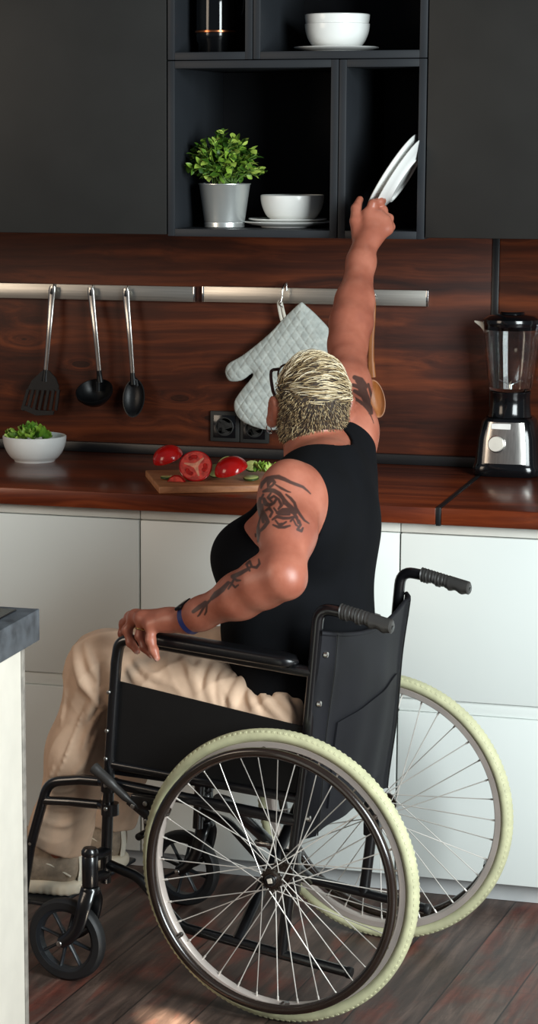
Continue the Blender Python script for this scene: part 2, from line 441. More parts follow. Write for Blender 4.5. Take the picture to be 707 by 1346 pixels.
# --- base cabinets
def base_cabinet(x0, x1, label):
    t = thing('base_cabinet', label, 'cabinet', (x0, 0, 0))
    w = x1 - x0
    c = MB().box((.001, -.567, .075), (w - .001, .04, .838), .001); c.build('carcass', M['white_rail'], t)
    MB().box((.0012, -.585, .836), (w - .0012, .04, .8585), .001).build('top_rail', M['white_rail'], t)
    f = MB().box((.0018, -.59, .4645), (w - .0018, -.5685, .834), .0025); f.build('drawer_front', M['white_front'], t)
    MB().box((.002, -.582, .434), (w - .002, -.5672, .463), .002).build('grip_rail', M['white_front'], t)
    f = MB().box((.0018, -.59, .0545), (w - .0018, -.5685, .4335), .0025); f.build('drawer_front', M['white_front'], t)
    MB().box((0.001, -.535, .0005), (w - .001, -.515, .075), .001).build('plinth', M['plinth'], t)
    return t
base_cabinet(-1.35, -.45, 'white handleless base cabinet at the far left, below the salad bowl')
base_cabinet(-.45, .15, "white handleless base cabinet behind the seated person")
base_cabinet(.15, 1.05, 'white handleless base cabinet at the right, behind the far wheel')

# --- wall cabinets
YU = -.36; ZB = 1.463; ZM = 1.8605
def wall_cabinet(x0, x1, door_y, label):
    t = thing('wall_cabinet', label, 'cabinet', (x0, 0, ZB)); w = x1 - x0
    MB().box((.001, door_y + .0205, .008), (w - .001, .06, .80), .001).build('carcass', M['black_lam'], t)
    MB().box((.0015, door_y, .004), (w - .0015, door_y + .0195, .80), .0016).build('door', M['black_lam'], t)
wall_cabinet(-1.35, -.4555, YU + .0, 'black flat fronted wall cabinet left of the open shelves')
wall_cabinet(.1475, 1.05, YU + .0, 'black flat fronted wall cabinet right of the open shelves')
def cube_shelf(x0, x1, z0, z1, label):
    t = thing('open_shelf_box', label, 'shelf', (x0, 0, z0), group='open shelf boxes'); w = x1 - x0; h = z1 - z0; th = .0175
    MB().box((.0004, YU, .0004), (th, .0595, h - .0004), .002).build('side_panel', M['box_lam'], t)
    MB().box((w - th, YU, .0004), (w - .0004, .0595, h - .0004), .0012).build('side_panel', M['box_lam'], t)
    MB().box((th, YU + .0004, .0004), (w - th, .0595, th), .0008).build('bottom_panel', M['box_lam'], t)
    MB().box((th, YU + .0004, h - th), (w - th, .0595, h - .0004), .0008).build('top_panel', M['box_lam'], t)
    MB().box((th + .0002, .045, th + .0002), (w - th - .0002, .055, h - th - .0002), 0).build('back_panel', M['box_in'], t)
cube_shelf(-.4545, -.0535, ZB, ZM, 'wide open black shelf box holding the potted plant')
cube_shelf(-.0525, .1465, ZB, ZM, 'narrow open black shelf box that the hand reaches into')
cube_shelf(-.4545, -.2535, ZM + .001, ZM + .36, 'narrow open black shelf box holding the dark coffee press')
cube_shelf(-.2525, .1465, ZM + .001, ZM + .36, 'wide open black shelf box holding two stacked bowls on a plate')
ZS1 = ZB + .0178; ZS2 = ZM + .001 + .0178

# --- crockery
def bowl_prof(r0, r1, h, t=.004, rim=.0016):
    o = [(r0 * .0, .003), (r0 * .82, .003), (r0 * .86, 0), (r0, 0), (r0 * 1.03, .004)]
    n = 10
    for i in range(1, n + 1):
        q = i / n; o.append((r0 * 1.03 + (r1 - r0 * 1.03) * math.sin(q * PI / 2) ** .8, .004 + (h - .004) * q ** 1.15))
    inn = [(r1 - t * .5, h + rim), (r1 - t, h)]
    for i in range(n - 1, -1, -1):
        q = i / n; inn.append((max(.001, r0 * 1.03 + (r1 - r0 * 1.03) * math.sin(q * PI / 2) ** .8 - t), .009 + (h - .009) * q ** 1.15))
    inn.append((.0005, .0085)); return o + inn
def bowl(r0, r1, h, loc, label, group=None):
    b = MB(); b.lathe(bowl_prof(r0, r1, h), 64, cap0=False, cap1=False); o = b.build('bowl', M['ceramic'], None, 50, loc, True); return tag(o, label, 'bowl', group)
def plate_prof(R, h):
    return [(0.0005, .004), (R * .5, .004), (R * .53, 0), (R * .58, 0), (R * .6, .003), (R * .78, h * .5), (R * .98, h - .0005), (R, h + .001), (R * .985, h + .0025), (R * .78, h * .5 + .004), (R * .6, .0075), (0.0005, .0075)]
def plate_mesh(R, h): return MB().lathe(plate_prof(R, h), 72, cap0=False, cap1=False).mesh('plate', M['ceramic'], 50)
def plate(R, h, loc, label, group=None, rot=None):
    o = link('plate', plate_mesh(R, h), None, loc)
    return tag(o, label, 'plate', group)
yb = -.2
p = W(442, 64, yb); plate(.098, .011, (p[0], yb, ZS2), 'white plate under the two stacked bowls, topmost shelf')
c = W(443, 57, yb); z = ZS2 + .0085
bowl(.05, .0745, .0565, (c[0], yb, z), 'lower white bowl of the stacked pair on the upper shelf')
bowl(.05, .0745, .0565, (c[0], yb, z + .0205), 'upper white bowl of the stacked pair on the upper shelf')
p = W(378, 292, yb); plate(.106, .012, (p[0], yb, ZS1), 'larger white plate lying on the shelf under a smaller plate')
plate(.092, .010, (p[0], yb, ZS1 + .0085), 'smaller white plate stacked between bowl and larger plate')
c = W(384, 284, yb); bowl(.052, .0745, .0565, (c[0], yb, ZS1 + .017), 'white bowl on two plates beside the potted plant')

# --- potted plant
pp = W(295, 300, -.25)
t = thing('potted_plant', 'leafy green plant in a shiny metal pot on the open shelf', 'plant', (pp[0], -.25, ZS1))
MB().lathe([(.046, 0), (.0475, .002), (.0465, .006), (.0475, .010), (.0465, .013), (.0478, .016), (.0595, .098), (.0615, .1), (.0615, .1015), (.058, .1015), (.0575, .094), (.0005, .09)], 56).build('pot', simple('zinc_pot', (208, 212, 210), .28, .7, var=.03, scale=8), t)
M['soil'] = simple('soil', (40, 28, 20), .95, var=.3, scale=120)
MB().lathe([(.0005, .0905), (.057, .0905), (.0555, .096), (.0005, .099)], 32).build('soil', M['soil'], t)
stem = MB(); leaf = MB(); rr = random.Random(3)
def add_leaf(mb, p, d, ln, wd, nrm, bend=.25):
    d = np.asarray(d, float); d /= np.linalg.norm(d); s_ = np.cross(d, nrm); s_ /= np.linalg.norm(s_) + 1e-9; n_ = np.cross(s_, d)
    prof = [(0, .08), (.18, .62), (.42, 1), (.68, .85), (.88, .45), (1, .03)]; vs = []; fs = []
    for q, w in prof:
        c_ = p + d * ln * q - n_ * ln * bend * q * q
        vs += [c_ - s_ * wd * w / 2 + n_ * wd * .16 * w, c_, c_ + s_ * wd * w / 2 + n_ * wd * .16 * w]
    for i in range(len(prof) - 1):
        for k in (0, 1): fs.append((i * 3 + k, i * 3 + k + 1, i * 3 + k + 4, i * 3 + k + 3))
    mb.add(vs, fs)
for i in range(92):
    a = rr.uniform(0, 2 * PI); el = math.acos(rr.uniform(-.12, 1)); R_ = rr.uniform(.72, 1.04)
    end = V(math.sin(el) * math.cos(a) * .098 * R_, math.sin(el) * math.sin(a) * .085 * R_, .128 + math.cos(el) * .086 * R_)
    st = V(rr.uniform(-.03, .03), rr.uniform(-.03, .03), .094)
    path = spline([st, st * .5 + end * .5 + V(0, 0, .012), end], 4); stem.sweep(path, .0009, 5)
    for j in range(3, len(path)):
        for k in range(2):
            d = V(rr.gauss(0, 1), rr.gauss(0, 1), rr.gauss(.25, .7)) + (end - V(0, 0, .11)) * 7
            ln = rr.uniform(.015, .025); add_leaf(leaf, path[j], d, ln, ln * rr.uniform(.6, .78), V(rr.gauss(0, .5), rr.gauss(0, .5) - .3, 1), rr.uniform(0, .35))
M['leaf'] = island('glossy_leaves', [(0, (30, 60, 18)), (.35, (66, 104, 30)), (.7, (122, 156, 52)), (1, (184, 204, 98))], .4)  # random leaf greens; shadow and highlight tones are put into the end colours
M['stem'] = simple('stems', (88, 120, 52), .6)
stem.build('stems', M['stem'], t, 180, fix=False); leaf.build('foliage', M['leaf'], t, 180, fix=False)

# --- coffee press on the upper shelf
q = W(284, 66, -.25); t = thing('coffee_press', 'dark glossy coffee press with copper ring on the upper left shelf', 'coffee maker', (q[0], -.25, ZS2))
MB().lathe([(.040, 0), (.042, .003), (.042, .022), (.046, .028), (.047, .046)], 48).build('base', M['black_gloss'], t)
MB().lathe([(.047, .0465), (.0495, .047), (.0495, .051), (.047, .0515)], 48).build('ring', M['copper'], t)
MB().lathe([(.0465, .052), (.0468, .06), (.0468, .24), (.044, .245)], 48).build('beaker', M['darkglass'], t)
MB().lathe([(.0475, .2455), (.048, .25), (.046, .262), (.02, .272), (.004, .275), (.004, .295), (.009, .298), (.010, .306), (.006, .312), (.0005, .313)], 40).build('lid', M['chrome'], t)
hp = spline([V(.046, -.01, .23), V(.078, -.012, .225), V(.086, -.012, .16), V(.08, -.012, .09), V(.047, -.01, .075)], 6)
MB().sweep([V(a[0] * .55, abs(a[0]) * .8, a[2]) for a in hp], .006, 10).build('handle', M['black_gloss'], t)
# the two plates in the raised hand are added with the person

# --- rails and what hangs on them
def rail(x0, x1, z0, z1, label):
    t = thing('wall_rail', label, 'rail', (0, 0, 0))
    MB().box((x0, .026, z0), (x1, .0305, z1), .0008).build('bar', M['steel'], t)
    for x in (x0 + .0018, x1 - .0018): MB().box((x - .0026, .0255, z0 - .0004), (x + .0026, YP - .0002, z1 + .0004), .0008).build('end_cap', M['chrome'], t)
a = W(256, 377, .026); a2 = W(256, 397, .026)
rail(-1.5, a[0], a2[2], a[2], 'long steel wall rail at the left carrying three black utensils')
b = W(266, 378, .026); b2 = W(562, 403, .026)
rail(b[0], b2[0], b2[2], W(562, 382, .026)[2], 'steel wall rail at the right carrying the oven mitt')

def utensil(top, neck, kind, label):
    """steel handle hanging from a rail with a black nylon head below"""
    y = .008; A = W(*top, y); B = W(*neck, y); t = thing(kind, label, 'kitchen utensil', (A[0], y, A[2] - .03))
    o = V(A[0], y, A[2] - .03); a = A - o; b = B - o; d = b - a
    ctrl = [a, a + d * .25 + V(-.004, -.008, 0) * 0, a + d * .5 + V(.003, -.007, 0), a + d * .8 + V(.002, -.004, 0), b]
    pts = spline(ctrl, 6); n = len(pts)
    m_ = MB(); hole = .012
    # flat handle with rounded top and a slot for hanging, widening upwards
    m_.sweep([p_ for p_ in pts], [max(.0055, .0105 - .006 * (i / n) ** .6) if i > 1 else (.007 if i == 0 else .0098) for i in range(n)], 16, up=(1, 0, 0), sx=1, sy=.38)
    h = m_.build('handle', M['steel_v'], t)
    MB().sweep([pts[1] + V(0, -.0043, .004), pts[2] + V(0, -.0047, 0), pts[3] + V(0, -.0047, .006)], [.002, .0038, .002], 12, up=(1, 0, 0), sx=1, sy=.3).build('hanging_slot', M['black_trim'], t)
    MB().sweep([b + d * -.0, b + (d / np.linalg.norm(d)) * .03], [.0062, .0085], 12, up=(1, 0, 0), sx=1, sy=.7).build('collar', M['nylon'], t)
    # hook over the rail
    MB().sweep(spline([pts[2] + V(0, .002, .004), pts[1] + V(0, .012, .012), pts[0] + V(0, .014, .002), V(pts[0][0], .022, pts[0][2] - .018)], 5), .0013, 8).build('hook', M['chrome'], t)
    return t, o, b, d / np.linalg.norm(d)
def at(o, u, v, y=.008): return W(u, v, y) - o
# slotted turner
t, o, b, d = utensil((69, 376), (60, 486), 'slotted_turner', 'black slotted turner with a steel handle, leftmost on the rail')
ol = [at(o, *q) for q in ((56, 487), (65, 487), (74, 497), (78, 508), (75, 530), (71, 545), (48, 546), (28, 537), (33, 520), (42, 500))]
bm = bmesh.new(); cen = sum(ol) / len(ol)
tm = MB()
def slab(mb, outline, y0, y1): mb.prism([(p_[0], p_[2]) for p_ in outline], 0, y1 - y0, Matrix(((1, 0, 0, 0), (0, 0, 1, y0), (0, 1, 0, 0), (0, 0, 0, 1))), bev=.0008)
bot = [(71, 545), (48, 546), (28, 537)]
slab(tm, [at(o, *q) for q in ((56, 487), (65, 487), (74, 497), (78, 508), (77, 514), (36, 512), (42, 500))], -.003, .001)
slab(tm, [at(o, *q) for q in ((72, 540), (71, 545), (48, 546), (28, 537), (30, 531), (49, 539))], -.005, .0)
for k in range(7):
    f = k / 6; x0 = 36 + f * 40; x1 = 30 + f * 44
    slab(tm, [at(o, x0 - .4, 511), at(o, x0 + 3.4, 512), at(o, x1 + 1.6, 540), at(o, x1 - 2.0, 538)], -.0045, .0002)
tm.build('turner_blade', M['nylon'], t)
# ladle
t, o, b, d = utensil((119, 378), (130, 487), 'ladle', 'black ladle with a steel handle, middle of the hanging utensils')
c = at(o, 126, 514); R_ = (at(o, 149, 514) - at(o, 102, 514))[0] / 2
B = basis(V(.0, -.55, .84)); ss = MB(); ss.lathe([(.0005, -R_ * .78), (R_ * .3, -R_ * .74), (R_ * .6, -R_ * .58), (R_ * .85, -R_ * .3), (R_ * .97, -.006), (R_, .003), (R_ * .95, .0035), (R_ * .82, -R_ * .3 + .003), (R_ * .56, -R_ * .55), (.0005, -R_ * .72)], 40, m4(B, c + V(0, -.012, 0)), cap0=False, cap1=False)
ss.sweep(spline([b, b + d * .02 + V(0, .002, 0), c + V(.004, .008, .024), c + V(.003, .01, .0)], 5), [.0065] * 5 + [.007] * 5 + [.008] * 6, 10); ss.build('ladle_bowl', M['nylon'], t)
# spoon
t, o, b, d = utensil((165, 379), (174, 490), 'serving_spoon', 'black solid serving spoon with a steel handle, rightmost of three utensils')
c = at(o, 176.5, 523); B = basis(V(.05, -.95, .22), (1, 0, 0)); sp = MB(); a_ = .0285
prof = [(.0005, -.014), (.4, -.0125), (.75, -.008), (1, 0), (1, .0014), (.93, .0016), (.7, -.006), (.35, -.010), (.0005, -.0112)]
sp.lathe([(r, h_) for r, h_ in prof], 40, m4(B, c + V(0, -.004, 0)) @ Matrix.Diagonal((a_, a_ * 1.72, 1, 1)), cap0=False, cap1=False)
sp.sweep(spline([b, b + d * .02, c + V(-.002, .003, .048), c + V(0, .006, .03)], 5), [.0065] * 6 + [.009] * 5 + [.011] * 5, 10, sy=.6); sp.build('spoon_bowl', M['nylon'], t)
# wooden spoon
y = .006; A = W(491, 393, y); t = thing('wooden_spoon', 'pale wooden spoon hanging behind the raised arm', 'kitchen utensil', tuple(A)); o = A.copy()
wp = [at(o, 491, 394, y), at(o, 490, 420, y), at(o, 488, 450, y), at(o, 488, 478, y), at(o, 489.5, 496, y)]
MB().sweep(spline(wp, 6), [.0035] + [.0062] * 5 + [.0064] * 6 + [.007] * 6 + [.0085] * 7, 14, up=(1, 0, 0), sy=.55).build('handle', M['spoonwood'], t)
MB().sweep(spline([at(o, 491, 398, y), at(o, 491, 393, y) + V(0, .004, .004), V(0, .018, .010), V(0, .0225, .0)], 5), .0014, 8).build('hook', M['chrome'], t)
c = at(o, 493.5, 524, y); B = basis(V(.25, -.9, .12), V(.95, .3, .1)); a_ = .0225
MB().lathe(prof, 44, m4(B, c) @ Matrix.Rotation(.12, 4, 'Z') @ Matrix.Diagonal((a_, a_ * 2.1, 1, 1)), cap0=False, cap1=False).build('spoon_bowl', M['spoonwood'], t)

# oven mitt
y = .005; t = thing('oven_mitt', 'pale grey quilted oven mitt hanging from the right rail', 'oven mitt', tuple(W(372, 405, y))); o = W(372, 405, y)
mo = [(396, 396), (416, 414), (434, 436), (431, 462), (420, 500), (405, 540), (392, 556), (372, 564), (348, 565), (322, 556), (310, 544), (308, 528), (318, 512), (331, 496), (331, 491), (318, 500), (302, 501), (296, 490), (300, 478), (320, 466), (352, 440), (376, 415)]
pts2 = np.array([at(o, u, v, y)[[0, 2]] for u, v in mo])
# a thin pillow over the outline: height from the distance to the edge, quilted in diamonds
sm = np.array(spline([V(*p_) for p_ in np.vstack([pts2, pts2[:1]])], 5))[:-1]
lo = sm.min(0) - .006; hi = sm.max(0) + .006; h = .0022; nx, nz = np.ceil((hi - lo) / h).astype(int); gx, gz = np.meshgrid(np.arange(nx) * h + lo[0], np.arange(nz) * h + lo[1], indexing='ij')
G = np.stack([gx.ravel(), gz.ravel()], 1); ins = np.zeros(len(G), bool); dm = np.full(len(G), 9.)
for i in range(len(sm)):
    a, b2_ = sm[i], sm[(i + 1) % len(sm)]; c_ = (a[1] > G[:, 1]) != (b2_[1] > G[:, 1])
    xx = (b2_[0] - a[0]) * (G[:, 1] - a[1]) / (b2_[1] - a[1] + 1e-12) + a[0]; ins ^= c_ & (G[:, 0] < xx)
    ab = b2_ - a; tt = np.clip((G - a) @ ab / (ab @ ab + 1e-12), 0, 1); dm = np.minimum(dm, np.linalg.norm(G - a - tt[:, None] * ab, axis=1))
sd = np.where(ins, -dm, dm)
ny = 24; yy = np.arange(ny) * h - .024; D = np.zeros((nx, ny, nz))
th_ = .0175 * np.sqrt(np.clip(-sd / .032, 0, 1)).reshape(nx, nz); q1 = np.abs(np.sin((gx + gz * .72) / .0235 * PI)); q2 = np.abs(np.sin((gx - gz * .72) / .0235 * PI))
quilt = -.0024 * np.exp(-(np.minimum(q1, q2) / .22) ** 2)
for j in range(ny): D[:, j, :] = np.maximum((sd.reshape(nx, nz)) * .8, np.abs(yy[j]) - (th_ + quilt * (th_ > .006)))
vs, F = nets(D.astype(np.float32), V(lo[0], -.024, lo[1]), h)
def mitt_mat():
    s = N('quilted_cotton'); s.set(Roughness=.95); v = s.coord(); s.color(s.ramp(s.noise(v, 60, 4), [(.3, (152, 158, 154)), (.7, (184, 189, 183))])); s.bump(s.noise(v, 900, 2), .25, .001); return s.m
link('body', np_mesh('mitt_body', vs, F, mitt_mat(), 180, 2), t)
hk = [at(o, 374, 372, y) + V(0, .016, 0), at(o, 372, 378, y) + V(0, -.002, 0), at(o, 371, 392, y) + V(0, -.004, 0), at(o, 369, 399, y) + V(0, -.006, 0), at(o, 372, 404, y)]
MB().sweep(spline([hk[0] + V(0, .002, -.02)] + hk, 5), .0021, 10).build('hook', M['chrome'], t)
M['loop'] = simple('hanging_loop_tape', (196, 192, 180), .9)
MB().sweep(spline([at(o, 376, 424, y), at(o, 373, 412, y), at(o, 369, 397, y), at(o, 366, 399, y), at(o, 368, 412, y), at(o, 371, 424, y)], 5), .0038, 10, up=(1, 0, 0), sy=.35).build('hanging_loop', M['loop'], t)

# sockets: two black frames side by side
def socket(u0, u1, v0, v1, label):
    a = W(u0, v1, YP); b_ = W(u1, v0, YP); s_ = min(b_[0] - a[0], b_[2] - a[2]); cx, cz = (a[0] + b_[0]) / 2, (a[2] + b_[2]) / 2
    t = thing('wall_socket', label, 'socket', (cx, YP, cz), group='black wall sockets'); k = s_ / 2
    MB().box((-k + .0006, -.0085, -k), (k - .0006, -.0002, k), .0025).build('frame', M['black_lam'], t)
    X = Matrix.Rotation(PI / 2, 4, 'X')
    MB().box((-k * .74, -.011, -k * .74), (k * .74, -.0086, k * .74), .002).build('insert', M['black_gloss'], t)
    MB().lathe([(k * .62, .0112), (k * .6, .0118), (k * .55, .0118), (k * .54, .0112)], 40, X).build('well_rim', M['black_lam'], t)
    for s__ in (-1, 1): MB().cyl((s__ * .0095, -.0113, 0), (s__ * .0095, -.0109, 0), .0028, 12).build('pin_hole', M['black_trim'], t)
socket(277, 316, 538, 582, 'black wall socket fully in view at the left of the pair')
socket(316, 355, 540, 584, 'black wall socket partly behind the oven mitt')

# --- bowl of lettuce
c = Zp(42, 607, ZC); c = V(c[0] + .0, c[1] + .0, ZC); r1 = .079
bw = bowl(.05, r1, .062, (c[0], c[1] + .02, ZC), 'white bowl of chopped lettuce at the left end of the worktop'); bwl = V(c[0], c[1] + .02, ZC)
M['lettuce'] = island('lettuce', [(0, (70, 120, 30)), (.5, (128, 168, 52)), (1, (182, 204, 104))], .5)
def frill(mb, p, d, ln, wd, nrm, r_):
    """a crinkled scrap of lettuce"""
    d = np.asarray(d, float); d /= np.linalg.norm(d); s_ = np.cross(d, nrm); s_ /= np.linalg.norm(s_); n_ = np.cross(s_, d); vs = []; fs = []; ph = r_.uniform(0, 6)
    nu, nv = 6, 7
    for i in range(nu):
        for j in range(nv):
            q = i / (nu - 1); w = (j / (nv - 1) - .5); e = abs(w) * 2
            vs.append(p + d * ln * q * (1 - .25 * e) + s_ * w * wd * (.35 + .65 * math.sin(q * 2.4)) + n_ * (.004 * math.sin(j * 2.1 + ph) * (q + .3) * (.4 + e) + ln * .3 * q * q + .25 * wd * e * e))
    for i in range(nu - 1):
        for j in range(nv - 1): fs.append((i * nv + j, i * nv + j + 1, (i + 1) * nv + j + 1, (i + 1) * nv + j))
    mb.add(vs, fs)
lt = MB(); rr = random.Random(9)
for i in range(46):
    a = rr.uniform(0, 2 * PI); r_ = rr.uniform(0, .05); p_ = V(math.cos(a) * r_ - .012, math.sin(a) * r_, .046 + rr.uniform(0, .018) + .012 * (1 - r_ / .05))
    frill(lt, p_, V(math.cos(a), math.sin(a), rr.uniform(.1, .9)), rr.uniform(.018, .03), rr.uniform(.015, .028), V(rr.gauss(0, .4), rr.gauss(0, .4), 1), rr)
tag(lt.build('chopped_lettuce', M['lettuce'], None, 180, tuple(bwl), fix=False), 'bright green chopped lettuce heaped in the white bowl', 'lettuce', kind='stuff')

# --- cutting board and what lies on it
bA = Zp(209, 640, ZC + .0168); bB = Zp(191, 618, ZC + .0168); ey = bB - bA; dep = float(np.linalg.norm(ey[:2])); ey = V(ey[0], ey[1], 0) / dep; ex = V(ey[1], -ey[0], 0); print('board', bA, ey, dep)
Bm = np.stack([ex, ey, V(0, 0, 1)], 1); org = V(bA[0], bA[1], ZC + .0003)
brd = MB().box((0, 0, 0), (.33, dep, .0165), .003, 3, m4(Bm, (0, 0, 0))); tag(brd.build('cutting_board', M['boardwood'], None, 40, tuple(org)), 'pale wooden cutting board with tomatoes on the worktop', 'cutting board')
ZT = ZC + .0172
def tomato_mat():
    s = N('tomato_skin'); s.set(Roughness=.18); s.color(s.ramp(s.noise(s.coord(), 20, 3), [(.3, (150, 12, 14)), (.7, (196, 26, 22))])); s.b.inputs['Subsurface Weight'].default_value = .1; s.b.inputs['Subsurface Radius'].default_value = (.01, .002, .001); return s.m
M['tomato'] = tomato_mat(); M['flesh'] = simple('tomato_flesh', (206, 74, 62), .28, var=.2, scale=90, sss=.15); M['core'] = simple('tomato_core', (226, 150, 120), .4, var=.12, scale=120); M['gel'] = simple('tomato_seed_gel', (164, 30, 20), .12, var=.25, scale=160)
def half_tomato(p, n, r, label, squash=.85, ang=0):
    """half a tomato: skin dome, cut face with core, walls and seed pockets; n points out of the cut face"""
    n = np.asarray(n, float); n /= np.linalg.norm(n); B = basis(n, V(math.cos(ang), math.sin(ang), .3)); t = thing('tomato_half', label, 'tomato', tuple(p), group='cut tomatoes on the board')
    X = m4(B, (0, 0, 0)); dm = [(.0005, -r * squash)]
    for i in range(1, 13): a = i / 12 * PI / 2; dm.append((r * math.sin(a) ** .92, -r * squash * math.cos(a)))
    dm += [(r * .97, .0008), (r * .9, .0005)]
    MB().lathe(dm, 48, X, cap0=False).build('skin', M['tomato'], t)
    MB().lathe([(r * .93, .0003), (r * .92, .0016), (r * .6, .002), (.0005, .0022)], 48, X, cap1=False).build('cut_face', M['flesh'], t)
    c_ = MB(); 
    for k in range(3):
        a = k * 2 * PI / 3 + .4; pts = [V(math.cos(a) * r * q, math.sin(a) * r * q, .0022) for q in (0, .35, .7)]; c_.sweep([B @ q for q in pts], [r * .17, r * .09, r * .05], 10, up=n, sx=.25)
    c_.build('core', M['core'], t); g_ = MB()
    for k in range(3):
        a = k * 2 * PI / 3 + .4 + PI / 3; b_ = V(math.cos(a) * r * .5, math.sin(a) * r * .5, .002)
        e1 = V(-math.sin(a), math.cos(a), 0); pts = [b_ - e1 * r * .28, b_ + V(math.cos(a), math.sin(a), 0) * r * .1, b_ + e1 * r * .28]; g_.sweep([B @ q for q in spline(pts, 4)], [r * .05] + [r * .14] * 7 + [r * .05], 10, up=n, sx=.25)
    g_.build('seed_pockets', M['gel'], t); return t
r = .034
p = Zp(221, 617, ZT); half_tomato((p[0], p[1], ZT + .0270), V(.25, .3, -.9), .037, 'tomato half lying cut side down at the back left of the board', .8)
p = Zp(257, 631, ZT); half_tomato((p[0], p[1], ZT + .0325), V(.22, -.80, .50), .038, 'tomato half standing with its cut face towards the room', .8, .6)
p = Zp(304, 632, ZT); half_tomato((p[0], p[1], ZT + .0245), V(.2, .25, -.85), .039, 'tomato half lying skin side up beside the cucumber slices', .78)
def wedge(p, label):
    t = thing('tomato_wedge', label, 'tomato', tuple(p)); m_ = MB(); s_ = .02; vs = []; 
    arc = [(-1, 0), (-.7, .55), (-.25, .86), (.25, .86), (.7, .55), (1, 0)]
    ol_ = [V(x * s_, -.006, z_ * s_ * .8) for x, z_ in arc]
    MB().prism([(x * s_, z_ * s_ * .75) for x, z_ in arc], 0, .011, Matrix.Rotation(PI / 2, 4, 'X'), bev=.0012).build('flesh', M['flesh'], t)
    MB().sweep([V(x * s_ * 1.02, -.0055, z_ * s_ * .77) for x, z_ in arc], .0058, 10, up=(0, 1, 0), sx=1, sy=.25).build('skin', M['tomato'], t)
p = Zp(233, 633, ZT); wedge((p[0], p[1], ZT + .001), 'small tomato wedge lying in front of the standing half')
M['cuc_in'] = simple('cucumber_flesh', (190, 196, 120), .35, var=.12, scale=150); M['cuc_skin'] = simple('cucumber_skin', (44, 66, 26), .35, var=.2, scale=60)
def cucumber(u, v, tilt, label, z=0):
    p = Zp(u, v, ZT); t = thing('cucumber_slice', label, 'cucumber', (p[0], p[1], ZT + .0045 + z), tilt, 'cucumber slices on the board')
    MB().lathe([(.0005, -.0025), (.0165, -.0025), (.0172, -.002), (.0172, .002), (.0165, .0025), (.0005, .0026)], 32, cap0=False, cap1=False).build('flesh', M['cuc_in'], t)
    MB().lathe([(.0173, -.0024), (.018, -.0018), (.018, .0018), (.0173, .0024)], 32, cap0=False, cap1=False).build('rind', M['cuc_skin'], t)
cucumber(221, 630, (.0, .0, 0), 'cucumber slice at the front left corner of the board')
cucumber(283, 628, (.9, .1, 0), 'cucumber slice leaning between the two front tomato halves', .012)
cucumber(296, 617, (.55, -.3, 0), 'cucumber slice leaning behind the front tomato halves', .014)
cucumber(331, 622, (.6, .2, 0), 'upper cucumber slice right of the tomato half', .012)
cucumber(330, 632, (.15, .0, 0), 'lower cucumber slice right of the tomato half', .002)
p = Zp(344, 628, ZT); lt = MB()
for i in range(14):
    a = rr.uniform(0, 2 * PI); frill(lt, V(rr.uniform(-.012, .03), rr.uniform(-.015, .015), rr.uniform(.008, .016)), V(math.cos(a), math.sin(a), rr.uniform(.4, 1.2)), rr.uniform(.018, .03), rr.uniform(.016, .026), V(rr.gauss(0, .4), rr.gauss(0, .4), 1), rr)
tag(lt.build('lettuce_leaf', M['lettuce'], None, 180, (p[0], p[1], ZT), fix=False), 'curly green lettuce leaf at the right end of the cutting board', 'lettuce')

# --- blender
bc = W(668, 622, -.052); t = thing('countertop_blender', 'steel and black blender with a glass jar on the right worktop', 'blender', (bc[0], -.052, ZC + .0005))
sq = 1.0
def rsq(hw, hd, z, n=40, pw=4.2):
    return [(hw * math.copysign(abs(math.cos(a)) ** (2 / pw), math.cos(a)), hd * math.copysign(abs(math.sin(a)) ** (2 / pw), math.sin(a)), z) for a in [2 * PI * k / n for k in range(n)]]
def loft(mb, rings, cap=True):
    n = len(rings[0]); vs = [q for r_ in rings for q in r_]; fs = []
    for i in range(len(rings) - 1):
        for k in range(n): fs.append((i * n + k, i * n + (k + 1) % n, (i + 1) * n + (k + 1) % n, (i + 1) * n + k))
    if cap: fs += [tuple(reversed(range(n))), tuple(range((len(rings) - 1) * n, len(rings) * n))]
    return mb.add(vs, fs)
loft(MB(), [rsq(.076, .068, 0), rsq(.080, .071, .004), rsq(.081, .072, .018), rsq(.078, .070, .026), rsq(.076, .068, .03), rsq(.071, .063, .09), rsq(.062, .056, .128), rsq(.054, .05, .137)]).build('base', M['black_gloss'], t)
# steel front wrapped over the base
fr = []
for z, hw, hd in ((.032, .0765, .069), (.06, .0742, .0665), (.09, .0716, .0638), (.115, .066, .0595), (.129, .0622, .057)):
    row = []
    for k in range(17):
        a = -PI / 2 + (k / 16 - .5) * 1.95; row.append((.835 * hw * math.copysign(abs(math.cos(a)) ** (2 / 4.2), math.cos(a)) * 1.06, (hd + .0012) * math.copysign(abs(math.sin(a)) ** (2 / 4.2), math.sin(a)), z))
    fr.append(row)
pm = MB(); n_ = 17; vs = [q for r_ in fr for q in r_] + [(q[0] * .97, q[1] * .96, q[2]) for r_ in fr for q in r_]; fs = []; o2 = 5 * n_
for i in range(4):
    for k in range(n_ - 1): fs += [(i * n_ + k, i * n_ + k + 1, (i + 1) * n_ + k + 1, (i + 1) * n_ + k), tuple(o2 + x for x in ((i + 1) * n_ + k, (i + 1) * n_ + k + 1, i * n_ + k + 1, i * n_ + k))]
edge = [k for k in range(n_)] + [i * n_ + n_ - 1 for i in range(1, 5)] + [4 * n_ + k for k in range(n_ - 2, -1, -1)] + [i * n_ for i in range(3, 0, -1)]
for i in range(len(edge)): a, b_ = edge[i], edge[(i + 1) % len(edge)]; fs.append((b_, a, a + o2, b_ + o2))
pm.add(vs, fs); fp = pm.build('front_panel', M['steel_v'], t)
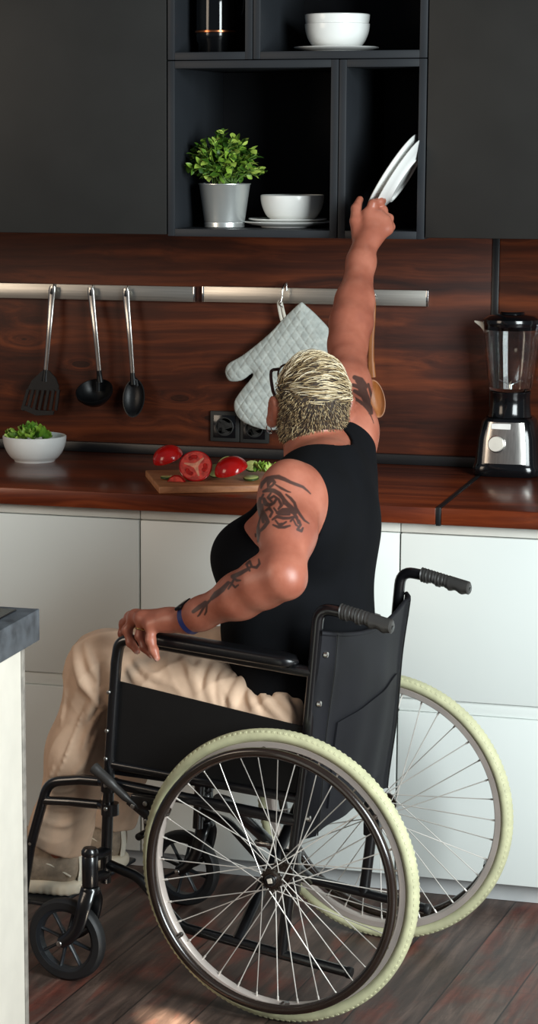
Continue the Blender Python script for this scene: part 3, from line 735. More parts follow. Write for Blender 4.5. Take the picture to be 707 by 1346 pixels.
MB().box((-.034, -.0635, .113), (.012, -.0585, .1265), .001, 1, Matrix.Rotation(-.0, 4, 'X')).build('label_plate', simple('pale_label', (214, 212, 208), .5), t)
kb = M['chrome']
KX = Matrix.Translation((-.019, -.066, .0785)) @ Matrix.Rotation(PI / 2 - .1, 4, 'X')
MB().lathe([(.0195, 0), (.0205, .002), (.0205, .004)], 40, KX).build('dial_ring', M['chrome'], t)
MB().lathe([(.0178, .004), (.0178, .017), (.0168, .0185), (.0005, .0187)], 40, KX, cap1=False).build('knob', simple('satin_knob', (226, 220, 208), .35, .35), t)
MB().lathe([(.053, .138), (.0505, .142), (.0475, .165), (.047, .19), (.0485, .194), (.0485, .198)], 48).build('jar_collar', M['black_gloss'], t)
gl = N('clear_glass'); gl.set(Roughness=.02, IOR=1.45); gl.b.inputs['Transmission Weight'].default_value = 1; gl.color(gl.ramp(gl.noise(gl.coord(), 3), [(0, (236, 240, 240)), (1, (246, 248, 248))])); M['glass'] = gl.m
jr = []; outp = [(.046, .1985), (.0505, .204), (.056, .24), (.0615, .29), (.0655, .335), (.067, .358)]; inp = [(.0635, .358), (.062, .335), (.058, .29), (.0525, .24), (.0468, .208), (.02, .2055), (.0005, .2055)]
jar = MB(); seg = 72; rings = []
for r_, z_ in outp + inp:
    inner = (r_, z_) in inp; row = []
    for k in range(seg):
        a = 2 * PI * k / seg; rib = -.0026 * max(0, math.cos(a * 4 + .5)) ** 10 * (1 if .21 < z_ < .34 else 0); row.append(((r_ + rib) * math.cos(a), (r_ + rib) * math.sin(a), z_))
    rings.append(row)
loft(jar, rings, False)
n = seg; jar.f.append(tuple(reversed(range(n)))); jar.f.append(tuple(range((len(rings) - 1) * n, len(rings) * n)))
jar.build('jar', M['glass'], t, 60)
MB().sweep(spline([V(.066, 0, .335), V(.098, 0, .338), V(.107, 0, .30), V(.095, 0, .245), V(.064, 0, .225)], 6), .008, 12, up=(0, 1, 0), sx=1.2).build('jar_handle', M['glass'], t)
loft(MB(), [[(-.060, -.020, .336), (-.060, .020, .336), (-.060, .020, .3595), (-.060, -.020, .3595)], [(-.074, -.010, .350), (-.074, .010, .350), (-.074, .010, .361), (-.074, -.010, .361)], [(-.089, -.002, .3595), (-.089, .002, .3595), (-.089, .002, .3625), (-.089, -.002, .3625)]]).build('spout', simple('lit_glass_spout', (200, 198, 186), .4), t)  # glass spout; the light it catches is put into a pale opaque colour
MB().lathe([(.0635, .344), (.0685, .3585), (.069, .362), (.068, .368), (.055, .376), (.03, .380), (.029, .384), (.027, .386), (.0005, .3865)], 56, cap1=False).build('lid', M['black_gloss'], t)
bl = MB()
for k in range(4): a = k * PI / 2 + .3; bl.prism([(0, -.005), (.028, -.001), (.03, .001), (0, .005)], 0, .0015, Matrix.Translation((0, 0, .2155)) @ Matrix.Rotation(a, 4, 'Z') @ Matrix.Rotation(-.35, 4, 'Y'))
bl.cyl((0, 0, .2057), (0, 0, .2185), .006, 12); bl.build('blades', M['chrome'], t)

# --- island corner in the foreground
t = thing('kitchen_island', 'white kitchen island corner with a dark grey top in the left foreground', 'island', (-.206, -1.897, 0))
M['isl_top'] = simple('dark_grey_concrete', (74, 78, 82), .5, var=.2, scale=30, spec=.3); M['isl_edge'] = simple('weathered_grey_wood', (128, 122, 114), .6, var=.16, scale=40)
M['isl_white'] = simple('cream_paint', (212, 205, 192), .55, var=.02)
MB().box((-.9, -1.9, .845), (0, 0, .9), .002).build('top', M['isl_top'], t)
MB().box((-.86, -1.8, .9002), (-.03, -.03, .9035), .001).build('inset_plate', M['black_gloss'], t)
MB().box((-.88, -1.86, .0), (-.0225, -.0335, .8445), .001).build('side_panel', M['isl_white'], t)
MB().box((-.034, -.033, .0), (-.0205, -.0185, .8445), .0015).build('corner_post', M['isl_edge'], t)
# ------------------------------------------------------------------ wheelchair
def paint(name, c, rough):
    s = N(name); s.set(Roughness=rough); s.b.inputs['Coat Weight'].default_value = .6; s.b.inputs['Coat Roughness'].default_value = .1
    s.color(s.ramp(s.noise(s.coord(), 30, 3), [(.3, tuple(x * .85 for x in c)), (.7, c)])); return s.m
M['frame'] = paint('black_powder_coat', (15, 15, 17), .28)
M['hrim'] = paint('dark_bronze_rim', (38, 27, 21), .25)
M['vinyl'] = simple('black_nylon_cloth', (21, 21, 25), .65, var=.18, scale=9, bump=.25, bscale=700, spec=.25)
M['skirt'] = simple('side_guard_sheet', (17, 16, 16), .6, var=.15, scale=12, bump=.08, spec=.25)
M['pad'] = simple('black_armrest_foam', (14, 14, 16), .3, var=.1, bump=.1)
M['rubber'] = simple('black_rubber', (24, 24, 25), .55, var=.12)
M['grip'] = simple('dark_grey_rubber_grip', (50, 48, 46), .42, var=.1)
M['bolt'] = simple('zinc_bolt', (200, 200, 196), .28, 1)
M['tyre'] = simple('pale_green_grey_tyre', (186, 184, 148), .62, var=.05, scale=40)
M['alloy'] = simple('alloy_rim', (186, 174, 166), .34, .35, var=.04)
M['spoke'] = simple('steel_spoke', (222, 216, 208), .46, .5)
M['nut'] = simple('pale_nut', (222, 210, 194), .4, .2)
M['caster'] = simple('caster_grey_black', (30, 33, 37), .42, var=.12)
ch = thing('wheelchair', 'black manual wheelchair with cream tyres, carrying the seated person', 'wheelchair', tuple(CO), (0, 0, CHAIR_ROT))
RW = .2902; FY = .21
def side_frame(s):
    m_ = MB(); r = .0115; y = s * FY
    m_.tube([(.016, y, .112), (-.03, y, .50), (-.05, y, .74), (-.056, y, .812), (-.115, y, .806)], r, .04, 16)          # rear post up into the push handle
    m_.tube([(.408, y, .24), (.335, y, .222), (.236, y, .132), (-.122, y, .098)], .0105, .05)                              # lower rail with tipping stub
    m_.tube([(.410, y, .200), (.398, y, .455), (.382, y, .66), (.374, y, .708), (.32, y, .708), (-.046, y, .684)], r, .045, 16)  # front post and arm tube
    m_.tube([(.398, y, .449), (.02, y, .432), (-.02, y, .43)], .009)                                                        # tube under the guard
    m_.tube([(.40, y, .410), (-.014, y, .386)], r)                                                                          # seat rail
    m_.tube([(.405, y, .268), (.418, s * .248, .262)], .012); m_.tube([(.408, y, .218), (.418, s * .248, .220)], .012)         # caster arm
    m_.box((-.004 - .016, y - .012, RW - .05), (-.004 + .02, y + .012, RW + .035), .004)                                     # axle plate
    o = m_.build('side_frame', M['frame'], ch)
    b = MB(); b.cyl((-.122, y, .098), (-.1335, y, .097), .0118, 16, .002); b.build('tipping_cap', M['rubber'], o)
    g = MB(); gx = np.linspace(-.100, -.206, 44); rad = []                                                                   # ridged grip
    for i, x in enumerate(gx):
        f = i / 43; rad.append(.0150 + (.0008 * math.sin(f * 100) if f < .6 else .0004) + (.0 if i not in (0, 43) else -.004))
    vs = []; sg = 28
    for x, r_ in zip(gx, rad):
        f = (x - gx[0]) / (gx[-1] - gx[0]); z0 = .8085 - .022 * f
        for k in range(sg):
            a = 2 * PI * k / sg; fing = -.0042 * max(0, -math.sin(a)) * (.5 + .5 * math.cos(f * 2 * PI * 4.2)) if f > .12 else 0
            vs.append((x, y + (r_ + fing) * math.cos(a), z0 + (r_ + fing) * math.sin(a)))
    fs = [(i * sg + k, i * sg + (k + 1) % sg, (i + 1) * sg + (k + 1) % sg, (i + 1) * sg + k) for i in range(43) for k in range(sg)] + [tuple(range(sg)), tuple(range(43 * sg, 44 * sg))]
    gr = g.add(vs, fs).build('push_grip', M['grip'], ch, 50)
    MB().cyl((-.2062, y, .7868), (-.2072, y, .7866), .0042, 12).build('grip_hole', M['black_gloss'], gr)
    # armrest pad
    p = MB(); n = 26; rings = []
    for i in range(n):
        f = i / (n - 1); x = .335 - f * .352; e = min(1, (min(f, 1 - f) * .352) / .028); e = math.sqrt(max(0, 1 - (1 - e) ** 2)); z0 = .722 - f * .020
        rings.append([(x, y + s * .004 + .026 * max(e, .05) * math.copysign(abs(math.cos(a)) ** .6, math.cos(a)), z0 + .0125 * max(e, .12) * math.copysign(abs(math.sin(a)) ** .7, math.sin(a))) for a in [2 * PI * k / 24 for k in range(24)]])
    loft(p, rings); pad = p.build('armrest_pad', M['pad'], ch, 60)
    q = MB(); ol = [(-.03, .44), (.394, .452), (.388, .61), (.384, .622), (-.032, .574)]
    q.prism([(a, b_) for a, b_ in ol], -.002, .002, Matrix(((1, 0, 0, 0), (0, 0, 1, s * (FY - .004)), (0, 1, 0, 0), (0, 0, 0, 1))), bev=.0008); gd = q.build('side_guard', M['skirt'], ch)
    for x, z in ((.385, .60), (.39, .52), (.393, .462)): MB().cyl((x + .008, y + s * .0105, z), (x + .008, y + s * .0145, z), .0042, 12, .001).build('screw', M['bolt'], gd)
    # leg rest
    l = MB(); yl = s * .192; r = .0105
    l.tube([(.415, yl, .405), (.475, yl, .402), (.552, yl, .388), (.60, yl - s * .006, .24), (.622, yl - s * .01, .128)], r, .05, 16)
    l.tube([(.415, yl, .356), (.50, yl, .352), (.566, yl - s * .002, .346)], .0095, .03)
    for z in (.405, .356): l.sweep([(.398, y, z - .012), (.398, y, z + .012)], .0185, 18); l.sweep([(.398, y, z), (.43, yl, z)], .010, 12)
    lr = l.build('leg_rest', M['frame'], ch)
    for k in range(5):
        f = k / 4; MB().cyl((.575 + .04 * f + .0 , yl - s * .006 + s * .0098, .318 - f * .135), (.575 + .04 * f, yl - s * .006 + s * .0112, .318 - f * .135), .0032, 10).build('height_hole', M['bolt'], lr)
    for z in (.405, .356): MB().cyl((.398, y + s * .0175, z + .004), (.398, y + s * .021, z + .004), .0045, 10, .001).build('pivot_bolt', M['bolt'], lr)
    f_ = MB(); f_.box((.545, min(s * .022, s * .178), .112), (.70, max(s * .022, s * .178), .122), .004); f_.tube([(.622, yl - s * .01, .145), (.624, s * .172, .114), (.624, s * .05, .114)], .009, .015); f_.build('foot_plate', M['caster'], ch)
    # caster
    cx, cy, cz, cr = .470, s * .262, .086, .086
    hx = .416
    hs = MB(); hs.cyl((hx, cy, .206), (hx, cy, .270), .0165, 22, .002); hs.cyl((hx, cy, .266), (hx, cy, .286), .0175, 22, .006); hs.build('caster_housing', M['frame'], ch)
    fk = MB(); fk.cyl((hx, cy, .190), (hx, cy, .205), .0195, 20, .003)
    for e in (-1, 1):
        pts = spline([(hx, cy + e * .008, .199), (hx + .001, cy + e * .024, .172), (hx + .012, cy + e * .0285, .130), (hx + .032, cy + e * .0285, .102), (cx, cy + e * .0285, cz)], 6); fk.sweep(pts, [.0180 - .007 * i / (len(pts) - 1) for i in range(len(pts))], 14, up=(1, 0, 0), sx=1, sy=.5)
    fork = fk.build('caster_fork', M['frame'], ch)
    MB().cyl((cx, cy - .036, cz), (cx, cy + .036, cz), .0058, 14, .001).build('axle_bolt', M['bolt'], fork)
    X = m4(basis((0, 1, 0)), (cx, cy, cz)); w = MB()
    w.lathe([(cr - .0195, -.0135), (cr - .006, -.0135), (cr - .0015, -.009), (cr, -.003), (cr, .003), (cr - .0015, .009), (cr - .006, .0135), (cr - .0195, .0135), (cr - .0195, -.0135)], 64, X, False, False); cw = w.build('caster_wheel', M['rubber'], ch)
    w = MB(); w.lathe([(cr - .0265, -.0085), (cr - .0192, -.0105), (cr - .0192, .0105), (cr - .0265, .0085), (cr - .0265, -.0085)], 56, X, False, False)
    for k in range(8):
        a = 2 * PI * k / 8 + .25; d = V(math.cos(a), 0, math.sin(a)); c_ = V(cx, cy, cz); w.sweep([c_ + d * .010, c_ + d * .034, c_ + d * (cr - .025), c_ + d * (cr - .021)], [.0062, .0042, .0046, .0085], 10, up=(0, 1, 0), sx=1.25, sy=.75)
    w.cyl((cx, cy - .019, cz), (cx, cy + .019, cz), .0135, 20, .002); w.build('caster_spokes', M['caster'], cw)
    # brake
    b = MB(); yb_ = s * .236
    b.box((.255, yb_ - .010, .374), (.335, yb_ + .006, .402), .003); b.sweep([(.34, yb_, .388), (.30, yb_, .362), (.296, yb_, .335)], .0085, 10, sx=1.3, sy=.6); b.cyl((.302, yb_ - .004, .326), (.302, yb_ + .034, .326), .0075, 14, .001)
    br = b.build('brake', M['frame'], ch)
    MB().sweep(spline([(.318, yb_, .374), (.345, yb_ + s * .006, .395), (.375, yb_ + s * .010, .420), (.408, yb_ + s * .012, .445), (.414, yb_ + s * .012, .449)], 5), [.0065] * 5 + [.0085] * 5 + [.0108] * 5 + [.0118] * 5 + [.007], 14).build('brake_lever', M['grip'], br)
    for x, z in ((.328, .379), (.30, .388), (.272, .388), (.298, .352)): MB().cyl((x, yb_ + s * .006, z), (x, yb_ + s * .0105, z), .005, 12, .001).build('brake_bolt', M['bolt'], br)
for s in (1, -1): side_frame(s)

# big wheels
def big_wheel(s):
    yw = s * .267; c = V(0, yw, RW); X = m4(basis((0, s, 0), (1, 0, 0)), c); w = MB()
    w.lathe([(.2555, -.0105), (.2665, -.0115), (.2672, -.0095), (.264, -.006), (.264, .006), (.2672, .0095), (.2665, .0115), (.2555, .0105), (.2525, .006), (.2515, 0), (.2525, -.006), (.2555, -.0105)], 120, X, False, False)
    rim = w.build('rear_wheel', M['alloy'], ch, 30)
    t_ = MB(); prof = []; R0 = .2775; rt = .0127
    for i in range(20): a = 2 * PI * i / 19; prof.append((R0 + rt * math.cos(a), rt * 1.22 * math.sin(a)))
    t_.lathe(prof, 140, X, False, False)
    for k in range(150):                                               # tread blocks at both shoulders
        a = 2 * PI * k / 150
        for e in (-1, 1):
            for (ph, da) in ((.80, 0),):
                b_ = a + da * 2 * PI / 150; d = V(math.cos(b_), 0, math.sin(b_)); tn = V(-math.sin(b_), 0, math.cos(b_)); nn = d * math.cos(ph) + V(0, e, 0) * math.sin(ph); sd_ = np.cross(tn, nn)
                p0 = c + d * (R0 + rt * math.cos(ph)) + V(0, e * rt * 1.22 * math.sin(ph), 0); q = []
                for h_ in (-.0010, .0007):
                    for x_, y_ in ((-1, -1), (1, -1), (1, 1), (-1, 1)): q.append(p0 + nn * h_ + tn * x_ * .0032 * (1 if h_ < 0 else .8) + sd_ * y_ * .0028 * (1 if h_ < 0 else .8))
                t_.add(q, [(4, 5, 6, 7), (0, 1, 5, 4), (1, 2, 6, 5), (2, 3, 7, 6), (3, 0, 4, 7)])
    t_.build('tyre', M['tyre'], rim, 35, fix=False)
    h_ = MB(); yh = yw + s * .041; h_.ring((0, yh, RW), (0, 1, 0), .2532, .0096, 110, 14); 
    tb = h_
    for k in range(6):
        a = 2 * PI * k / 6 + .42; d = V(math.cos(a), 0, math.sin(a)); p0 = V(0, yh, RW) + d * .2485; p1 = V(0, yw + s * .008, RW) + d * .2525
        tb.sweep([p0, p0 * .6 + p1 * .4 - d * .004, p1], [.0045, .0052, .0055], 10); 
    h_.build('hand_rim', M['hrim'], rim, 60)
    hb = MB(); hb.cyl((0, yw - s * .032, RW), (0, yw + s * .03, RW), .0125, 24, .002)
    for e in (-1, 1): hb.cyl((0, yw + e * .024 - .0022, RW), (0, yw + e * .024 + .0022, RW), .0225, 36, .0008)
    for e in (-1, 1):
        for k in range(18): a = 2 * PI * k / 18; hb.sweep([(.0205 * math.cos(a), yw + e * .024 - .0035, RW + .0205 * math.sin(a)), (.0205 * math.cos(a), yw + e * .024 + .0035, RW + .0205 * math.sin(a))], .0026, 8)
    hub = hb.build('hub', M['hrim'], rim)
    ax = MB(); ax.cyl((0, yw + s * .0302, RW), (0, yw + s * .036, RW), .0115, 24, .0015); ax.build('axle_cap', M['frame'], hub)
    MB().box((-.005, min(yw + s * .036, yw + s * .0375), RW - .005), (.005, max(yw + s * .036, yw + s * .0375), RW + .005), .0006, 1, Matrix.Translation((0, 0, RW)) @ Matrix.Rotation(.3, 4, 'Y') @ Matrix.Translation((0, 0, -RW))).build('axle_nut', M['shoe_trim'] if 'shoe_trim' in M else M['nut'], hub)
    sp = MB(); ni = MB()
    for k in range(36):
        ar = 2 * PI * (k + .5) / 36 + .08; e = 1 if k % 2 else -1; j = k // 2; lead = .98 if j % 2 else -.98
        ah = ar + lead; p0 = V(.0205 * math.cos(ah), yw + e * .026, RW + .0205 * math.sin(ah)); p1 = V(.2530 * math.cos(ar), yw + e * .002, RW + .2530 * math.sin(ar))
        sp.sweep([p0, p1], .00115, 6); d = (p0 - p1) / np.linalg.norm(p0 - p1); sp.sweep([p1 - d * .002, p1 + d * .009], .0021, 8)
    sp.build('spokes', M['spoke'], rim, 60)
    va = MB(); va.cyl(V(0, yw, RW) + V(.252, 0, 0) * math.cos(0), V(.225, yw, RW), .003, 10, .0008); va.build('valve', M['rubber'], rim)
for s in (1, -1): big_wheel(s)

# cross brace, seat, backrest
cb_ = MB(); cb_.tube([(.105, -.19, .43), (.105, -.17, .40), (.112, .19, .135), (.112, FY, .122)], .0125, .02, 16); cb_.build('cross_brace', M['frame'], ch)
cb_ = MB(); cb_.tube([(.165, .19, .40), (.165, .15, .385), (.14, -.12, .18), (.14, -FY, .122)], .0125, .05, 16); cb_.build('cross_brace', M['frame'], ch)
MB().cyl((.10, .01, .262), (.168, .01, .262), .007, 12, .001).build('brace_bolt', M['bolt'], ch)
st = MB(); n = 22; rows = []
for i in range(n):
    x = .405 - .40 * i / (n - 1); rows.append([(x, -.198 + .396 * j / 20, .432 - .022 * math.sin(PI * j / 20)) for j in range(21)])
def sheet(mb, rows, th, nrm):
    """cloth sheet of given thickness over a grid of points"""
    R_ = len(rows); C_ = len(rows[0]); A_ = np.array(rows, float).reshape(-1, 3); B_ = A_ + np.asarray(nrm, float) * th; fs = []; o_ = R_ * C_
    for i in range(R_ - 1):
        for j in range(C_ - 1): a = i * C_ + j; fs += [(a, a + 1, a + C_ + 1, a + C_), (o_ + a, o_ + a + C_, o_ + a + C_ + 1, o_ + a + 1)]
    ed = list(range(C_)) + [i * C_ + C_ - 1 for i in range(1, R_)] + [(R_ - 1) * C_ + j for j in range(C_ - 2, -1, -1)] + [i * C_ for i in range(R_ - 2, 0, -1)]
    for i in range(len(ed)): a, b = ed[i], ed[(i + 1) % len(ed)]; fs.append((a, a + o_, b + o_, b))
    return mb.add(list(map(tuple, A_)) + list(map(tuple, B_)), fs)
sheet(st, rows, .008, (0, 0, -1)); st.build('seat', M['vinyl'], ch, 50)
bk = MB(); rows = []; nz_, ny_ = 30, 31
def back_pt(f, g, off=0):
    """f 0..1 from left post to right post, g 0..1 from bottom to top"""
    y = FY + .008 - (2 * FY + .016) * f; z = .352 + .412 * g - .030 * math.sin(PI * f) * max(0, (g - .7) / .3) + .012 * math.sin(PI * f) * (1 - g)
    x = -.0215 - .045 * g ** 1.1 - .030 * math.sin(PI * f) * (.55 + .45 * math.sin(PI * g)) - .002 * math.sin(9 * g + 5 * f) - .0025 * math.sin(f * 23) * (1 - g) - .004 * (1 - g) ** 3
    e = min(f, 1 - f) * 12
    if e < 1: x -= -.014 * (1 - e) ** 2 + .006
    return (x - off - .008, y, z)
for i in range(nz_): rows.append([back_pt(j / (ny_ - 1), i / (nz_ - 1)) for j in range(ny_)])
sheet(bk, rows, .006, (1, 0, 0)); br = bk.build('backrest', M['vinyl'], ch, 50)
pk = MB(); rows = [[back_pt(.17 + .68 * j / 18, .10 + (.43 + .09 * j / 18) * i / 14, .0045) for j in range(19)] for i in range(15)]; sheet(pk, rows, .004, (1, 0, 0)); pk.build('back_pocket', M['vinyl'], br, 50)
for f in (.075, .925):
    pts = [np.array(back_pt(f, i / 30, .0008)) for i in range(31)]; MB().sweep(pts, .0014, 6).build('stitched_seam', M['rubber'], br)
for f in (.02, .98):
    for g in (.1, .4, .66, .90): p = np.array(back_pt(f, g)); MB().sweep([p + V(.002, 0, 0), p + V(-.004, 0, 0), p + V(-.0055, 0, 0)], [.0062, .0058, .003], 14).build('screw', M['bolt'], br)
top = [np.array(back_pt(j / 30, 1.0)) + V(.003, 0, 0) for j in range(31)]; MB().sweep(top, .0048, 10).build('top_hem', M['vinyl'], br)

# ------------------------------------------------------------------ person
unit = lambda a: np.asarray(a, float) / np.linalg.norm(a)
Hc = LY(411, 524, -.13)
hp = math.radians(32); hd = unit(V(.53, -.848, 0)); hf = math.cos(hp) * hd + V(0, 0, math.sin(hp)); hu = -math.sin(hp) * hd + V(0, 0, math.cos(hp)); hr_ = np.cross(hf, hu); rl = math.radians(1); hr_, hu = math.cos(rl) * hr_ - math.sin(rl) * hu, math.cos(rl) * hu + math.sin(rl) * hr_; HB = np.stack([hr_, hf, hu], 1)
H = lambda r, f, u: Hc + HB @ V(r, f, u)
SL = V(.019, .158, 1.022); SR = LY(455, 566, -.215)
EL = LY(372, 757, .335); WL = LY(246, 815, .262)
ER = LW(457, 452, -.665); WR = LW(477, 330, -.475)
print('arm lengths', np.linalg.norm(SL - EL), np.linalg.norm(EL - WL), np.linalg.norm(SR - ER), np.linalg.norm(ER - WR), 'hip-knee')
NB = V(.055, -.045, 1.045)
def torso(o, g=0.0):
    """the trunk; g grows it (for the vest)"""
    s = Solid()
    s.ell((.047, -.02, .925), (.112 + g, .150 + g, .16 + g), k=.05); s.ell((.082, .0, .735), (.142 + g, .170 + g, .18 + g), k=.06); s.ell((.065, 0, .56), (.130 + g, .180 + g, .13 + g), k=.06)
    s.ell((.150, .065, .868), (.078 + g, .078 + g, .074 + g), k=.05); s.ell((.155, -.09, .875), (.078 + g, .078 + g, .074 + g), k=.05)
    s.ell((.005, .095, .965), (.062 + g, .078 + g, .09 + g), k=.05); s.ell((.052, -.150, 1.00), (.062 + g, .078 + g, .09 + g), k=.05)
    s.cap(SL + V(.0, -.03, -.005), NB + V(-.015, .02, -.005), .046 + g, .048 + g, k=.04); s.cap(SR + V(.0, .03, -.016), NB + V(-.015, -.02, -.005), .046 + g, .048 + g, k=.04)
    return s
def arm_l(s, g=0):
    mid = SL * .5 + EL * .5
    s.ell(SL + V(.007, .014, -.012), (.059 + g, .060 + g, .076 + g), k=.03)
    s.path([SL + V(0, .004, -.02), mid + V(.004, 0, 0), EL], [.054 + g, .051 + g, .038 + g], k=.03)
    return s
body = torso(None)
arm_l(body)
u = unit(WL - EL)
body.path([EL, EL + u * .055 + V(0, 0, .004), EL + u * .12, EL * .15 + WL * .85, WL], [.039, .0445, .0415, .0285, .026], k=.025)
body.cap(EL + V(-.008, .004, -.008), EL + V(-.012, .004, -.010), .022, .020, k=.03)
# right arm, raised
mid = SR * .5 + ER * .5; ur = unit(ER - SR)
body.ell(SR, (.058, .060, .064), k=.04)
body.path([SR + V(0, .01, -.035), SR, mid, ER], [.058, .056, .046, .0385], k=.03)
u2 = unit(WR - ER)
body.path([ER, ER + u2 * .06, ER + u2 * .12, ER * .12 + WR * .88, WR], [.0385, .043, .0390, .0285, .0265], k=.025)
# neck and head
body.cap(NB + V(.018, -.018, -.03), H(0, .004, -.06), .062, .056, k=.03)
body.ell(H(0, 0, .004), (.0715, .092, .088), HB, k=.02)
body.ell(H(0, .022, -.055), (.060, .072, .074), HB, k=.03)
body.ell(H(0, .062, -.102), (.030, .026, .022), HB, k=.03)
for e in (-1, 1): body.ell(H(e * .036, .062, -.045), (.024, .024, .024), HB, k=.02)
body.cap(H(0, .088, -.012), H(0, .110, -.042), .009, .013, k=.012); body.ell(H(0, .088, .008), (.05, .012, .01), HB, k=.02)
for e in (-1, 1):
    body.ell(H(e * .031, .088, -.016), (.015, .012, .011), HB, k=.006, op='s')
    body.ell(H(e * .009, .103, -.048), (.008, .009, .007), HB, k=.006)
body.cap(H(-.022, .083, -.072), H(.022, .083, -.072), .008, .008, k=.008); body.cap(H(-.02, .083, -.084), H(.02, .083, -.084), .0085, .0085, k=.008); body.cap(H(-.024, .094, -.078), H(.024, .094, -.078), .0025, .0025, k=.004, op='s')
for e in (-1, 1):                                                        # ears
    c_ = H(e * .079, -.012, -.024); Be = np.stack([unit(HB @ V(e * 1, -.35, 0)), unit(HB @ V(e * .35, 1, -.12)), V(0, 0, 0)], 1); Be[:, 2] = np.cross(Be[:, 0], Be[:, 1])
    ear = Solid(); ear.ell(c_, (.0095, .023, .036), Be, k=.01); ear.ell(c_ + HB @ V(e * .0035, .004, -.030), (.007, .010, .011), Be, k=.012); ear.ell(c_ + HB @ V(e * .0105, .003, .003), (.0075, .0115, .020), Be, k=.005, op='s'); body.sub(ear, .006)
# legs under the trousers
KL = V(.455, .108, .612); KR = V(.455, -.108, .605); AL = V(.575, .102, .215); AR = V(.575, -.102, .205)
for e, K, A_ in ((1, KL, AL), (-1, KR, AR)): body.path([V(.06, e * .10, .545), K, A_, A_ + V(-.002, 0, -.05)], [.075, .05, .027, .026], k=.03)
# hands
def hand(wrist, mcps, chains, thumb, th_r=(.0125, .0115, .0095), w_r=.0235):
    """palm from the wrist to four knuckles, each finger a chain of joints, and a thumb"""
    h = Solid(); cen = sum(mcps) / 4
    h.cap(wrist, wrist * .6 + cen * .4, w_r, .0205, k=.012)
    for m_ in mcps: h.cap(wrist * .68 + cen * .12 + m_ * .2, m_, .0165, .0118, k=.016)
    for i in range(3): h.cap(mcps[i], mcps[i + 1], .0115, .0112, k=.012)
    for m_, c_ in zip(mcps, chains):
        f = Solid(); r = [.0108, .0096, .0088, .0072] if len(c_) == 3 else [.0108, .0094, .0074]
        f.path([m_] + list(c_), r, k=.004)
        for q, rr_ in zip(c_[:-1], r[1:]): f.ell(q, (rr_ * 1.12,) * 3, k=.004)
        h.sub(f, .005)
    t_ = Solid(); t_.path(thumb, [.0165, .0125, .0112, .0082], k=.005); h.sub(t_, .010)
    return h
mc = [LY(172, 812, .205), LY(178, 811, .227), LY(187, 813, .247), LY(199, 822, .264)]
ch_l = [[LY(163, 820, .200), LY(161, 833, .200), LY(163, 842, .202)], [LY(167, 828, .228), LY(172, 845, .232), LY(180, 856, .236)],
        [LY(184, 836, .252), LY(190, 851, .258), LY(199, 861, .262)], [LY(198, 842, .274), LY(202, 855, .278), LY(206, 865, .282)]]
body.sub(hand(WL, mc, ch_l, [WL + V(.03, -.03, -.005), WL + V(.058, -.058, -.012), WL + V(.088, -.066, -.026), WL + V(.112, -.062, -.034)]), .012)
yh = -.43
mr = [LW(484, 281, -.425), LW(496, 284, -.418), LW(505, 291, -.418), LW(509, 301, -.425)]
ch_r = [[LW(490, 268, -.418), LW(499, 265, -.404), LW(504, 264, -.388)], [LW(503, 276, -.398), LW(504, 277, -.372), LW(498, 281, -.36)],
        [LW(511, 287, -.395), LW(510, 288, -.372), LW(503, 290, -.36)], [LW(513, 298, -.402), LW(511, 299, -.383), LW(505, 300, -.372)]]
body.sub(hand(WR, mr, ch_r, [WR + (mr[0] - WR) * .3 + V(.012, 0, -.004), LW(467, 291, -.435), LW(468, 274, -.415), LW(473, 262, -.395)]), .012)
lo = V(-.16, -.86, .10); hi = V(.70, .42, 1.62)
vs, F = body.surface(lo, hi, .0036)
